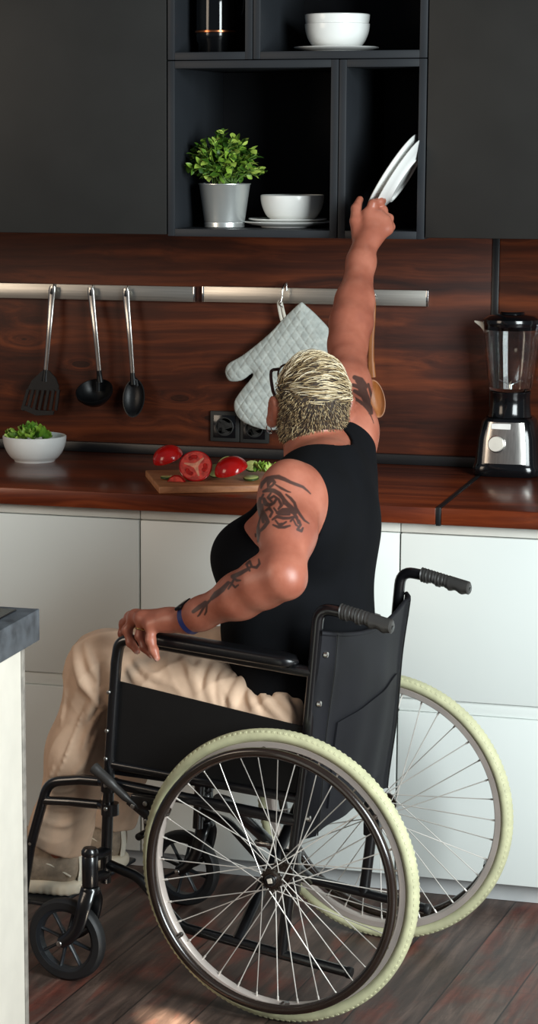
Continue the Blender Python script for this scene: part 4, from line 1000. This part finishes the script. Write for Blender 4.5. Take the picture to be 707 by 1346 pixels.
# keep the one body piece, then refine the inked skin
me = np_mesh('person', vs, F, None, 180, 1)
INK = [  # strokes on the shoulder and the two forearm/upper-arm bands: u, v, half width in the photograph's pixels
    [[343, 641, 1.2], [345, 635, 2.2], [351, 629, 2.2], [358, 627, 2], [366, 627, 2.6], [374, 630, 2.2], [382, 634, 1.8], [390, 637, 1.8], [398, 640, 1.5], [404, 645, 1], [408, 649, .6]],
    [[352, 640, 1], [353, 634, 2.4], [357, 630, 2.6], [361, 634, 1.6], [358, 638, 1.2], [355, 640, 1.6]], [[362, 637, .8], [370, 642, 1.4], [378, 646, 1], [382, 647, .5]],
    [[346, 646, 1.4], [352, 644, 2.6], [360, 645, 2.4], [367, 649, 2.6], [372, 655, 2.2], [373, 662, 1.4]], [[347, 656, 2], [349, 662, 2.8], [354, 664, 2], [360, 661, 1.5], [364, 655, 1.5], [360, 652, 1.3], [355, 655, 1.4]],
    [[342, 655, 1.5], [340, 665, 3], [339, 675, 3.4], [338, 687, 3.4], [337, 698, 2.4], [336, 705, 1]], [[345, 672, 2], [349, 680, 2.6], [352, 686, 2.2], [347, 693, 2], [342, 698, 1.4]],
    [[349, 671, 1], [354, 668, 1.8], [358, 673, 1.4], [355, 679, 1.5]], [[364, 674, 1.6], [372, 671, 3], [380, 671, 3.2], [388, 673, 3], [384, 668, 2.4], [378, 662, 2], [374, 656, 1.2]],
    [[376, 650, 1], [382, 655, 1.6], [387, 661, 1.6], [389, 668, 1.8], [394, 676, 1.6], [400, 684, 1.2], [406, 688, .6]], [[358, 683, 1], [364, 679, 1.8], [372, 681, 1.8], [380, 681, 1.6], [387, 679, 1.2], [382, 685, 1.2]],
    [[359, 690, 1], [366, 693, 1.6], [374, 693, 1.6], [381, 691, 1]], [[362, 684, 1], [366, 689, 1.2], [371, 688, .9]], [[388, 680, 1], [393, 685, 1.6], [395, 690, 1.4], [391, 696, 1.4], [396, 698, 1.6], [398, 694, 1]], [[385, 682, .8], [389, 690, 1], [392, 692, .8]],
    [[356, 648, 1], [352, 654, 1.4], [357, 659, 1.2]], [[366, 656, 1.4], [370, 664, 1.8], [366, 669, 1.2]], [[344, 664, 2], [344, 676, 2.4], [346, 686, 1.8]], [[372, 660, 1], [379, 666, 1.4]], [[360, 668, 1], [366, 676, 1.4], [372, 676, 1.6], [380, 676, 1.6]], [[376, 686, 1], [370, 690, 1.3], [364, 692, 1]], [[384, 672, 2], [390, 680, 1.6], [392, 688, 1]], [[346, 650, 1.2], [343, 656, 1.4]], [[338, 690, 2.4], [340, 700, 2], [339, 712, 1]],
    [[340, 735, .8], [341, 741, 1.4], [337, 746, 1.6], [331, 745, 1.3], [328, 738, 1.6], [324, 742, 1.4], [328, 750, 1.2]], [[331, 744, 1], [324, 749, 2], [315, 754, 2.4], [306, 758, 2.6]], [[316, 763, .8], [311, 763, 1.5], [308, 760, 1.2], [304, 768, 1.4], [300, 774, 1]], [[313, 769, .8], [309, 772, 1.2], [303, 766, 1.2]],
    [[300, 766, 2], [292, 775, 3], [284, 781, 3.4], [278, 787, 2]], [[279, 786, 1], [273, 792, 1.6], [268, 798, 1.5], [262, 808, 1.1], [260, 810, .8]], [[272, 795, 1], [271, 804, 1.2], [269, 808, .8]], [[270, 792, 2.2], [262, 798, 2.6], [254, 804, 2]],
    [[466, 496, 2.5], [474, 500, 3.6], [480, 508, 3.2], [476, 512, 2], [470, 508, 2.4], [464, 506, 2]], [[466, 514, 2], [474, 518, 3], [482, 522, 3], [486, 532, 2.4], [488, 543, 2]], [[470, 500, 3], [478, 512, 3.4], [484, 528, 2.6]], [[474, 512, 3], [480, 526, 3.2], [485, 540, 2.4]], [[466, 524, 2], [474, 530, 3], [482, 538, 2.6], [487, 550, 2], [490, 556, 1.2]], [[466, 534, 1.6], [472, 540, 2.2], [480, 548, 2.2], [486, 554, 1]], [[484, 505, 1.4], [487, 516, 1.4], [489, 526, 1]]]
b = bmesh.new(); b.from_mesh(me); b.verts.ensure_lookup_table()
co = np.array([v.co for v in b.verts]); px = to_px(co)
def in_ink(co, px, pad):
    d = np.full(len(co), 99.)
    m1 = (co[:, 1] > .12) & (px[:, 0] > 245) & (px[:, 0] < 412) & (px[:, 1] > 615) & (px[:, 1] < 815)
    m2 = (co[:, 1] < -.2) & (px[:, 0] > 455) & (px[:, 0] < 500) & (px[:, 1] > 485) & (px[:, 1] < 565)
    for mk in (m1, m2):
        if mk.any():
            q = px[mk]; dd = np.full(len(q), 99.)
            for s_ in INK: dd = np.minimum(dd, seg_dist(q, [(a_, b_, c_ * 1.12 + .2) for a_, b_, c_ in s_]))
            d[mk] = dd
    return d
near = in_ink(co, px, 0) < 3.5
ed = [e for e in b.edges if near[e.verts[0].index] and near[e.verts[1].index]]
bmesh.ops.subdivide_edges(b, edges=ed, cuts=3, use_grid_fill=True, smooth=0)
bmesh.ops.triangulate(b, faces=[f for f in b.faces if len(f.verts) > 4])
b.to_mesh(me); b.free()
co = np.zeros(len(me.vertices) * 3, np.float32); me.vertices.foreach_get('co', co); co = co.reshape(-1, 3).astype(float); nr = np.zeros(len(me.vertices) * 3, np.float32); me.vertices.foreach_get('normal', nr); nr = nr.reshape(-1, 3)
Ca = loc(CAM); facing = ((Ca - co) * nr).sum(1) > 0
d = in_ink(co, to_px(co), 0); ink = np.where(facing, np.clip(.5 - d * .9, 0, 1), 0)
at_ = me.attributes.new('ink', 'FLOAT', 'POINT'); at_.data.foreach_set('value', ink.astype(np.float32))
# flushed knuckles, elbow and nails as a second mask
nail = np.zeros(len(co)); tips = [c[-1] for c in ch_l]
for tp, c_ in zip(tips, ch_l): nail = np.maximum(nail, np.clip(1 - np.linalg.norm(co - (tp + unit(tp - c_[-2]) * .004 + V(.002, .004, 0)), axis=1) / .006, 0, 1))
at_ = me.attributes.new('nail', 'FLOAT', 'POINT'); at_.data.foreach_set('value', nail.astype(np.float32))
s = N('tattooed_skin'); s.set(Roughness=.42)
base = s.ramp(s.noise(s.coord(), 14, 5), [(.3, (140, 78, 60)), (.5, (162, 96, 75)), (.72, (182, 116, 94))])
base = s.mix(s.math('MULTIPLY', s.noise(s.coord(), 130, 3), .22), base, (140, 74, 58))
a = s.new('ShaderNodeAttribute', attribute_name='nail'); base = s.mix(s.math('MULTIPLY', a.outputs['Fac'], .8), base, (226, 186, 172))
a = s.new('ShaderNodeAttribute', attribute_name='ink'); base = s.mix(s.math('MULTIPLY', a.outputs['Fac'], .86), base, (34, 32, 31)); s.color(base)
s.bump(s.noise(s.coord(), 420, 3), .12, .001); s.b.inputs['Subsurface Weight'].default_value = .06; s.b.inputs['Subsurface Radius'].default_value = (.012, .005, .003)
me.materials.append(s.m)
person = tag(link('person', me, None, tuple(CO), (0, 0, CHAIR_ROT)), 'seated person in a black vest and beige trousers reaching up for plates', 'person')

# vest
M['vest'] = simple('black_jersey', (11, 12, 15), .9, var=.16, scale=14, bump=.25, bscale=500, spec=.12)
vest = torso(None, .007)
vest.cap(SR + V(.0, .02, -.03), SR + V(.0, .05, -.06), .058, .06, k=.04)
def fold(p, d):
    w = p[:, 2] * 34 + 3.2 * np.sin(p[:, 0] * 13 + p[:, 1] * 9) + p[:, 0] * 26
    lowz = np.clip((.98 - p[:, 2]) / .25, 0, 1)
    return d - .0017 * lowz * np.sin(w) - .0012 * np.sin(p[:, 2] * 15 - p[:, 1] * 40 + p[:, 0] * 30) * lowz
vest.post = None
AH = Solid(); AH.ell((.036, .235, .992), (.083, .150, .102), k=.01); AH.cap((.05, .19, 1.00), (.045, .22, .935), .085, .085, k=.03)
AH.ell((.078, .20, .955), (.078, .10, .078), k=.03); AH.ell((.128, .135, .990), (.068, .078, .064), k=.03); vest.sub(AH, .004, 's')
AR_ = Solid(); AR_.ell(SR + V(.03, -.075, .035), (.105, .10, .095), k=.01); vest.sub(AR_, .004, 's')
vest.ell(NB + V(.02, -.005, .045), (.082, .078, .062), np.stack([unit(V(1, 0, -.35)), V(0, 1, 0), unit(V(.35, 0, 1))], 1), k=.004, op='s')
vest.plane((0, 0, .585), (0, 0, 1), op='i', k=.006) if False else None
vest.it.append(('i', lambda p: .575 - p[:, 2], V(0, 0, 0), 1e3, .006))
vest.post = fold
vv, F = vest.surface(V(-.16, -.36, .55), V(.34, .30, 1.20), .0036)
link('tank_top', np_mesh('tank_top', vv, F, M['vest'], 180, 1), person)

# trousers
M['chino'] = simple('beige_twill', (206, 175, 149), .85, var=.05, scale=20, bump=.35, bscale=900)
tr = Solid()
tr.ell((.045, 0, .535), (.150, .198, .115), k=.05)
for e, K, A_ in ((1, KL, AL), (-1, KR, AR)):
    hip = V(.06, e * .095, .538)
    tr.path([hip, V(.25, e * .105, .578), K], [.098, .092, .080], k=.05)
    tr.path([K, K * .55 + A_ * .45 + V(.012, 0, 0), A_ + V(.0, 0, .045), A_ + V(.006, 0, .018)], [.079, .068, .058, .059], k=.04)
def hit(solid, u_, v_):
    d_ = ray(u_, v_); d_ = unit(V(d_ @ CF, d_ @ CL, d_[2])); q = loc(CAM) + d_ * 3.2
    for _ in range(70):
        e = float(solid(q[None])[0]); q = q + d_ * max(e, -.01) * .8
        if abs(e) < 2e-4: break
    return q - d_ * .0
folds = [([(304, 937), (308, 915), (318, 898), (333, 889)], .0085), ([(333, 889), (350, 893), (366, 903), (380, 918)], .0065), ([(338, 898), (346, 915), (360, 935), (376, 952)], .006), ([(326, 905), (332, 925), (346, 948)], .005), ([(356, 905), (376, 926), (394, 948)], .006),
         ([(266, 868), (258, 886), (257, 906), (262, 922)], .0065), ([(282, 872), (276, 892), (276, 912), (282, 932)], .006), ([(298, 880), (291, 900), (290, 925)], .006), ([(240, 862), (250, 880), (252, 900)], .005), ([(312, 884), (301, 898), (297, 915)], .005),
         ([(176, 866), (192, 884), (222, 900), (244, 915)], .006), ([(170, 880), (186, 898), (206, 908)], .005), ([(98, 852), (101, 876), (110, 898), (126, 918), (138, 932)], .0075), ([(112, 846), (120, 872), (132, 896)], .005), ([(136, 905), (122, 925), (112, 950)], .0055), ([(134, 930), (118, 960), (108, 990)], .004),
         ([(90, 890), (86, 920), (80, 950)], .004), ([(128, 960), (112, 1000), (96, 1020)], .0045), ([(112, 1020), (92, 1036), (70, 1040)], .005), ([(108, 1050), (88, 1062), (62, 1060)], .005), ([(104, 1075), (84, 1084), (58, 1080)], .005), ([(70, 1010), (60, 1040), (52, 1068)], .004), ([(212, 1010), (196, 1030), (180, 1044)], .005), ([(214, 1045), (196, 1056), (178, 1058)], .005)]
base_tr = Solid(); base_tr.it = list(tr.it); base_tr.it.append(('i', lambda p: np.where(p[:, 0] < .43, np.abs(p[:, 1]) - .1985, -.1), V(0, 0, 0), 1e3, .012))
for q_, (l_, r_) in enumerate(folds):
    r_ = r_ * 1.45 if q_ < 5 else r_ * .75 if q_ > 15 else r_
    pts = spline([hit(base_tr, u_, v_) for u_, v_ in l_], 4); n_ = len(pts); tr.path(pts, [r_ * (.25 + .75 * math.sin(PI * i / (n_ - 1))) for i in range(n_)], k=.006 if q_ < 5 else .010)
tr.path([hit(base_tr, u_, v_) for u_, v_ in ((330, 899), (340, 906), (352, 920))], [.003, .009, .003], k=.006, op='s')
seam = [hit(base_tr, u_, v_) for u_, v_ in ((128, 900), (116, 925), (100, 960), (84, 1000), (66, 1045), (52, 1078))]; tr.path(spline(seam, 5), .0026, k=.005)
def rdg(x): return (1 - np.abs(np.sin(x))) ** 3
def crease(p, d):
    shin = np.clip((.60 - p[:, 2]) / .1, 0, 1) * np.clip((p[:, 0] - .40) / .05, 0, 1)
    a = rdg(p[:, 2] * 22 + p[:, 0] * 30 + 1.6 * np.sin(p[:, 1] * 30 + p[:, 2] * 12)) * .0022
    low = np.clip((.36 - p[:, 2]) / .1, 0, 1) * rdg(p[:, 2] * 55 + 2 * np.sin(p[:, 1] * 25 + p[:, 0] * 18)) * .0018
    th = (1 - shin) * (rdg(p[:, 0] * 24 + p[:, 2] * 20 + 1.5 * np.sin(p[:, 1] * 22)) * .003 + rdg(p[:, 0] * 31 - p[:, 2] * 26 + 2) * .002)
    return d - shin * (a + low) - th
tr.post = crease
for A_ in (AL, AR): tr.plane(A_ + V(.006, 0, .012), (AL - KL) * 1, op='i', k=.004)
tr.it.append(('i', lambda p: np.where(p[:, 0] < .43, np.abs(p[:, 1]) - .1985, -.1), V(0, 0, 0), 1e3, .012)); tr.it.append(('i', lambda p: -.004 - p[:, 0], V(0, 0, 0), 1e3, .02))
vv, F = tr.surface(V(-.15, -.25, .17), V(.70, .26, .74), .0038)
tro = link('trousers', np_mesh('trousers', vv, F, M['chino'], 180, 1), person)

# shoes
M['shoe'] = simple('beige_mesh_upper', (150, 134, 116), .8, var=.12, scale=80, bump=.3, bscale=600); M['sole'] = simple('cream_sole', (222, 210, 188), .6, var=.05); M['shoe_trim'] = simple('cream_pull_tab', (226, 218, 200), .6, var=.04); M['sock'] = simple('reddish_skin_sock', (120, 62, 48), .7)
def shoe(o, ang):
    c, s_ = math.cos(ang), math.sin(ang); B = np.stack([V(c, s_, 0), V(-s_, c, 0), V(0, 0, 1)], 1); P_ = lambda x, y, z: o + B @ V(x, y, z)
    up_ = Solid(); up_.path([P_(.0, 0, .05), P_(.09, 0, .045), P_(.165, .004, .036)], [.036, .040, .034], k=.03); up_.path([P_(-.004, 0, .082), P_(.05, 0, .078), P_(.10, 0, .066)], [.034, .034, .03], k=.03); up_.cap(P_(.2, .004, .03), P_(.185, .004, .03), .028, .032, k=.03)
    up_.ell(P_(.015, 0, .125), (.036, .027, .03), B, k=.006, op='s'); up_.plane(P_(0, 0, .022), (0, 0, -1), op='i', k=.004)
    up_.it[-1] = ('i', lambda p: (o[2] + .022) - p[:, 2], V(0, 0, 0), 1e3, .004)
    lo = o + V(-.1, -.1, -.02); hi = o + V(.27, .1, .16); vv, F = up_.surface(lo, hi, .0032)
    sh = link('shoe', np_mesh('shoe', vv, F, M['shoe'], 180, 1), person)
    so = Solid(); so.path([P_(-.002, 0, .016), P_(.09, .002, .016), P_(.185, .006, .016)], [.043, .044, .040], k=.03); so.it.append(('i', lambda p: np.abs(p[:, 2] - (o[2] + .0155)) - .0155, V(0, 0, 0), 1e3, .012))
    so.post = lambda p, d: d - .0007 * np.sin((p @ B[:, 0]) * 420) * np.clip(((o[2] + .026) - p[:, 2]) / .01, 0, 1)
    vv, F = so.surface(lo, hi, .003); link('sole', np_mesh('sole', vv, F, M['sole'], 60, 0), sh)
    MB().sweep(spline([P_(-.038, .004, .03), P_(-.042, .004, .06), P_(-.040, .004, .095), P_(-.045, .004, .118)], 6), .0075, 10, up=tuple(B[:, 1]), sx=1.2, sy=.45).build('heel_tab', M['shoe_trim'], sh, 60)
    MB().sweep(spline([P_(-.03, .032 * 1, .045), P_(.02, .0395, .07), P_(.05, .038, .055), P_(.10, .043, .05)], 6), .0022, 8).build('side_seam', M['shoe_trim'], sh, 60)
    la = MB()
    for k in range(4): x = .085 + k * .022; la.sweep(spline([P_(x, -.026, .085 - k * .007), P_(x + .004, 0, .098 - k * .0085), P_(x, .026, .085 - k * .007)], 5), .0025, 8)
    la.build('laces', M['shoe_trim'], sh, 60)
    return sh
shoe(V(.572, .098, .1228), .12); shoe(V(.572, -.100, .1228), -.08)

# hair: cropped sides, longer bleached streaks combed over the top
hc = Solid(); hc.ell(H(0, -.001, .005), (.0735, .0935, .0895), HB, k=.01); hc.ell(H(0, -.036, -.052), (.064, .056, .056), HB, k=.03)
hc.cap(H(0, -.034, -.05), H(.004, -.038, -.094), .056, .055, k=.03)
hc.it.append(('i', lambda p: -(((p - Hc) @ HB)[:, 2] + .078 - .3 * (((p - Hc) @ HB)[:, 1] + .085)), V(0, 0, 0), 1e3, .008))
hc.ell(H(0, .095, -.03), (.085, .062, .075), HB, k=.006, op='s')
for e in (-1, 1): hc.ell(H(e * .08, .008, -.022), (.03, .024, .036), HB, k=.004, op='s')
vv, F = hc.surface(Hc - .13, Hc + .13, .0032)
hair = link('hair', np_mesh('hair', vv, F, simple('dark_hair_roots', (46, 36, 28), .75, var=.3, scale=160), 180, 1), person)
M['strand'] = island('streaked_short_hair', [(0, (52, 38, 26)), (.4, (112, 88, 58)), (.75, (172, 146, 104)), (1, (212, 194, 152))], .5)
M['blond'] = island('bleached_long_hair', [(0, (92, 72, 50)), (.18, (190, 166, 124)), (.5, (226, 208, 170)), (1, (242, 230, 204))], .42)
# scalp points from the cap's own surface
A_ = vv[F[:, 0]]; nrm = np.cross(vv[F[:, 1]] - A_, vv[F[:, 3]] - A_); ar_ = np.linalg.norm(nrm, axis=1); nrm = nrm / ar_[:, None]; cen = vv[F].mean(1)
if ((cen - Hc) * nrm).sum(1).mean() < 0: nrm = -nrm
out = ((cen - Hc) * nrm).sum(1) > .02
L_ = (cen - Hc) @ HB
whorl = HB.T @ (LY(372, 508, -.10) - Hc); whorl = unit(whorl / V(.0735, .0935, .0895)) * V(.0735, .0935, .0895)
def top_zone(l): return l[:, 2] > .042 - .55 * (l[:, 1] + .055) - .15 * l[:, 0]
tz = top_zone(L_ + rng.normal(0, .0035, L_.shape)); sh_ = MB(); bl_ = MB()
pr = ar_ * out; pr = pr / pr.sum(); pick = rng.choice(len(cen), 9500, p=pr)
def hair_strand(mb, pts, w):
    n = len(pts); vs = []; fs = []
    for i, p in enumerate(pts):
        d = unit(pts[min(i + 1, n - 1)] - pts[max(i - 1, 0)]); nn = unit(p - Hc + 1e-6); sd_ = np.cross(d, nn); sd_ = sd_ / (np.linalg.norm(sd_) + 1e-9); nn = np.cross(sd_, d); r_ = w * (1 - .75 * (i / (n - 1)) ** 2)
        vs += [p + sd_ * r_, p + nn * r_, p - sd_ * r_]
    for i in range(n - 1):
        for k in range(3): k2 = (k + 1) % 3; fs.append((i * 3 + k, i * 3 + k2, i * 3 + 3 + k2, i * 3 + 3 + k))
    mb.add(vs, fs)
for i in pick:
    if tz[i]: continue
    n_ = nrm[i]; dn = -hu - n_ * (-hu @ n_); d_ = unit(n_ * .75 + unit(dn + 1e-6) * .75 + rng.normal(0, .28, 3)); ln = rng.uniform(.0035, .0075)
    p0 = cen[i] + rng.normal(0, .001, 3); hair_strand(sh_, [p0, p0 + d_ * ln * .55, p0 + d_ * ln - hu * ln * .15], rng.uniform(.0005, .0008))
RE = V(.0735, .0935, .0895); ell_c = H(0, -.001, .005)
def comb(i, ln, lift, w, dev):
    l = L_[i]; dw = l - whorl; away = dw / (np.linalg.norm(dw) + .004)
    flow = away * 1.0 + V(.60, .20, .10); pts = []; q = cen[i].copy()
    for k in range(7):
        lq = (HB.T @ (q - ell_c)); nq = unit(lq / RE ** 2); f_ = flow + V(dev, -dev, dev * .3) * (1 - k / 9); f_ = unit(f_ - nq * (f_ @ nq)); pts.append(ell_c + HB @ (lq + nq * (lift * math.sin(min(1, k / 3) * PI / 2) - .0006)))
        lq = lq + f_ * ln / 6; lq = unit(lq / RE) * RE; q = ell_c + HB @ lq
    hair_strand(bl_, pts, w)
for i in rng.choice(len(cen), 1050, p=pr):                              # locks, a few strands each, with dark roots showing between
    if not tz[i]: continue
    ln = rng.uniform(.020, .034); lift = rng.uniform(.003, .007); dev = rng.normal(0, .22)
    comb(i, ln, lift, rng.uniform(.0008, .0014), dev)
dark_ = bl_; bl_ = MB()
for i in rng.choice(len(cen), 3800, p=pr):
    if tz[i]: comb(i, rng.uniform(.012, .022), rng.uniform(.0005, .003), rng.uniform(.0005, .0009), rng.normal(0, .3))
dark_, bl_ = bl_, dark_
for v_, f_ in ((dark_.v, dark_.f),): sh_.add(v_, f_)
sh_.build('short_hair', M['strand'], hair, 180, fix=False); bl_.build('long_hair', M['blond'], hair, 180, fix=False)

# face details, glasses, earring, wristband, ring
M['eye'] = simple('eye_white', (226, 222, 216), .15); M['iris'] = simple('brown_iris', (70, 42, 26), .1)
for e in (-1, 1):
    p = H(e * .031, .0795, -.016); X = m4(basis(hf, hr_), p); m_ = MB(); m_.lathe([(.0115 * math.cos(a), .0115 * math.sin(a)) for a in np.linspace(-PI / 2 + .01, PI / 2 - .4, 12)], 24, X); ey = m_.build('eye', M['eye'], person)
    MB().lathe([(.0055, .0096), (.0035, .0112), (.0005, .0117)], 20, X).build('iris', M['iris'], ey)
M['specs'] = simple('dark_brown_frame', (56, 28, 22), .3)
g = MB()
for e in (-1, 1):
    c_ = H(e * .033, .106, -.012); ol = [c_ + HB @ V(.026 * math.copysign(abs(math.cos(a)) ** .7, math.cos(a)), -.006 * abs(math.cos(a)) * (1 if e * math.cos(a) > 0 else 0), .020 * math.copysign(abs(math.sin(a)) ** .7, math.sin(a))) for a in np.linspace(0, 2 * PI, 33)[:-1]]
    g.sweep(ol, .0022, 8, closed=True)
    g.sweep(spline([H(e * .059, .100, -.002), H(e * .076, .088, .0), H(e * .079, .03, .0), H(e * .077, -.004, .004), H(e * .075, -.026, -.020)], 6), .0034, 8)
g.sweep(spline([H(-.008, .107, -.008), H(0, .112, -.003), H(.008, .107, -.008)], 5), .0022, 8)
gs = g.build('glasses', M['specs'], person)
ln_ = MB()
for e in (-1, 1): ln_.lathe([(.0005, -.0006), (.022, -.0006), (.022, .0006), (.0005, .0006)], 32, m4(basis(hf, hr_), H(e * .033, .105, -.012)), False, False)
ln_.build('lenses', M['glass'], gs)
M['silver'] = simple('silver', (220, 220, 216), .15, 1); M['gold'] = simple('gold_ring', (222, 186, 120), .2, 1)
MB().ring(H(-.084, -.010, -.072), unit(HB @ V(.8, .5, 0)), .0085, .0013, 36, 8).build('earring', M['silver'], person)
M['strap'] = simple('navy_strap', (30, 42, 92), .45, var=.08); 
wa_ = unit(WL - EL); wc = EL + (WL - EL) * .955; bw_ = MB(); e1 = unit(np.cross(wa_, V(0, 0, 1))); e2 = np.cross(e1, wa_)
ringp = []
for w_, r_ in ((-.0085, .0290), (-.0065, .0308), (.0065, .0308), (.0085, .0290), (.0065, .0280), (-.0065, .0280)):
    ringp.append([wc + wa_ * w_ + (e1 * math.cos(a) + e2 * math.sin(a)) * r_ for a in np.linspace(0, 2 * PI, 49)[:-1]])
loft(bw_, ringp + [ringp[0]], False); wb = bw_.build('wristband', M['strap'], person)
d_ = unit(-e1 * .35 * (1 if (e1 @ V(0, 1, 0)) < 0 else -1) + e2 * (1 if e2[2] > 0 else -1)); s1 = np.cross(d_, wa_)
MB().box((-.0095, -.019, .0275), (.0095, .019, .0345), .003, 3, m4(np.stack([wa_, s1, np.cross(wa_, s1)], 1), wc)).build('display', M['black_gloss'], wb)
rp = mc[2] * .42 + ch_l[2][0] * .58; MB().ring(rp, unit(ch_l[2][0] - mc[2]), .0112, .0018, 36, 8).build('finger_ring', M['gold'], person)

# two plates in the raised hand
p0 = W(502, 275, -.398); p1 = W(562, 200, -.262); tI = unit(p1 - p0); nI = np.cross(tI, FW); nI = nI * (-1 if nI @ RT > 0 else 1); nI = unit(nI); vw = unit(FW - tI * (FW @ tI)); nI = unit(nI + vw * .13)
c1 = (p0 + p1) / 2; RP = np.linalg.norm(p1 - p0) / 2; print('held plate radius', RP)
Bp = basis(nI, FW)
for i, (off, lb) in enumerate(((0, 'white plate held in the raised hand, the lower of the two'), (.0165, 'white plate held in the raised hand, the upper of the two'))):
    o = link('plate', plate_mesh(RP, .017), None); o.matrix_world = m4(Bp, c1 + nI * off); tag(o, lb, 'plate')
# ------------------------------------------------------------------ light
wd = bpy.data.worlds.new('world'); SC.world = wd; wd.use_nodes = True
wd.node_tree.nodes['Background'].inputs[0].default_value = (.75, .85, 1, 1); wd.node_tree.nodes['Background'].inputs[1].default_value = .13
def area(name, loc, aim, sx, sy, e, c):
    l = bpy.data.lights.new(name, 'AREA'); l.shape = 'RECTANGLE'; l.size = sx; l.size_y = sy; l.energy = e; l.color = c
    o = bpy.data.objects.new(name, l); COL.objects.link(o); o.location = loc
    o.rotation_euler = (Vector(aim) - Vector(loc)).to_track_quat('-Z', 'Y').to_euler(); return o
area('window_light_right', (2.5, -3.0, 1.75), (.1, -.6, .8), 1.5, 1.9, 205, (.90, .985, 1))
area('window_light_left', (-2.6, -3.2, 1.9), (-.2, -.9, .8), 1.2, 1.6, 35, (1, .82, .64))
l = bpy.data.lights.new('sunbeam', 'SPOT'); l.energy = 30000; l.color = (1, .86, .66); l.spot_size = math.radians(1.15); l.spot_blend = .35; l.shadow_soft_size = .02
o = bpy.data.objects.new('sunbeam', l); COL.objects.link(o); o.location = (3.2, -5.2, 2.3); o.rotation_euler = (Vector((-.08, -1.50, 0)) - Vector(o.location)).to_track_quat('-Z', 'Y').to_euler()
vs = SC.view_settings; vs.view_transform = 'Standard'; vs.look = 'None'; vs.exposure = 0; vs.gamma = 1; vs.use_curve_mapping = False
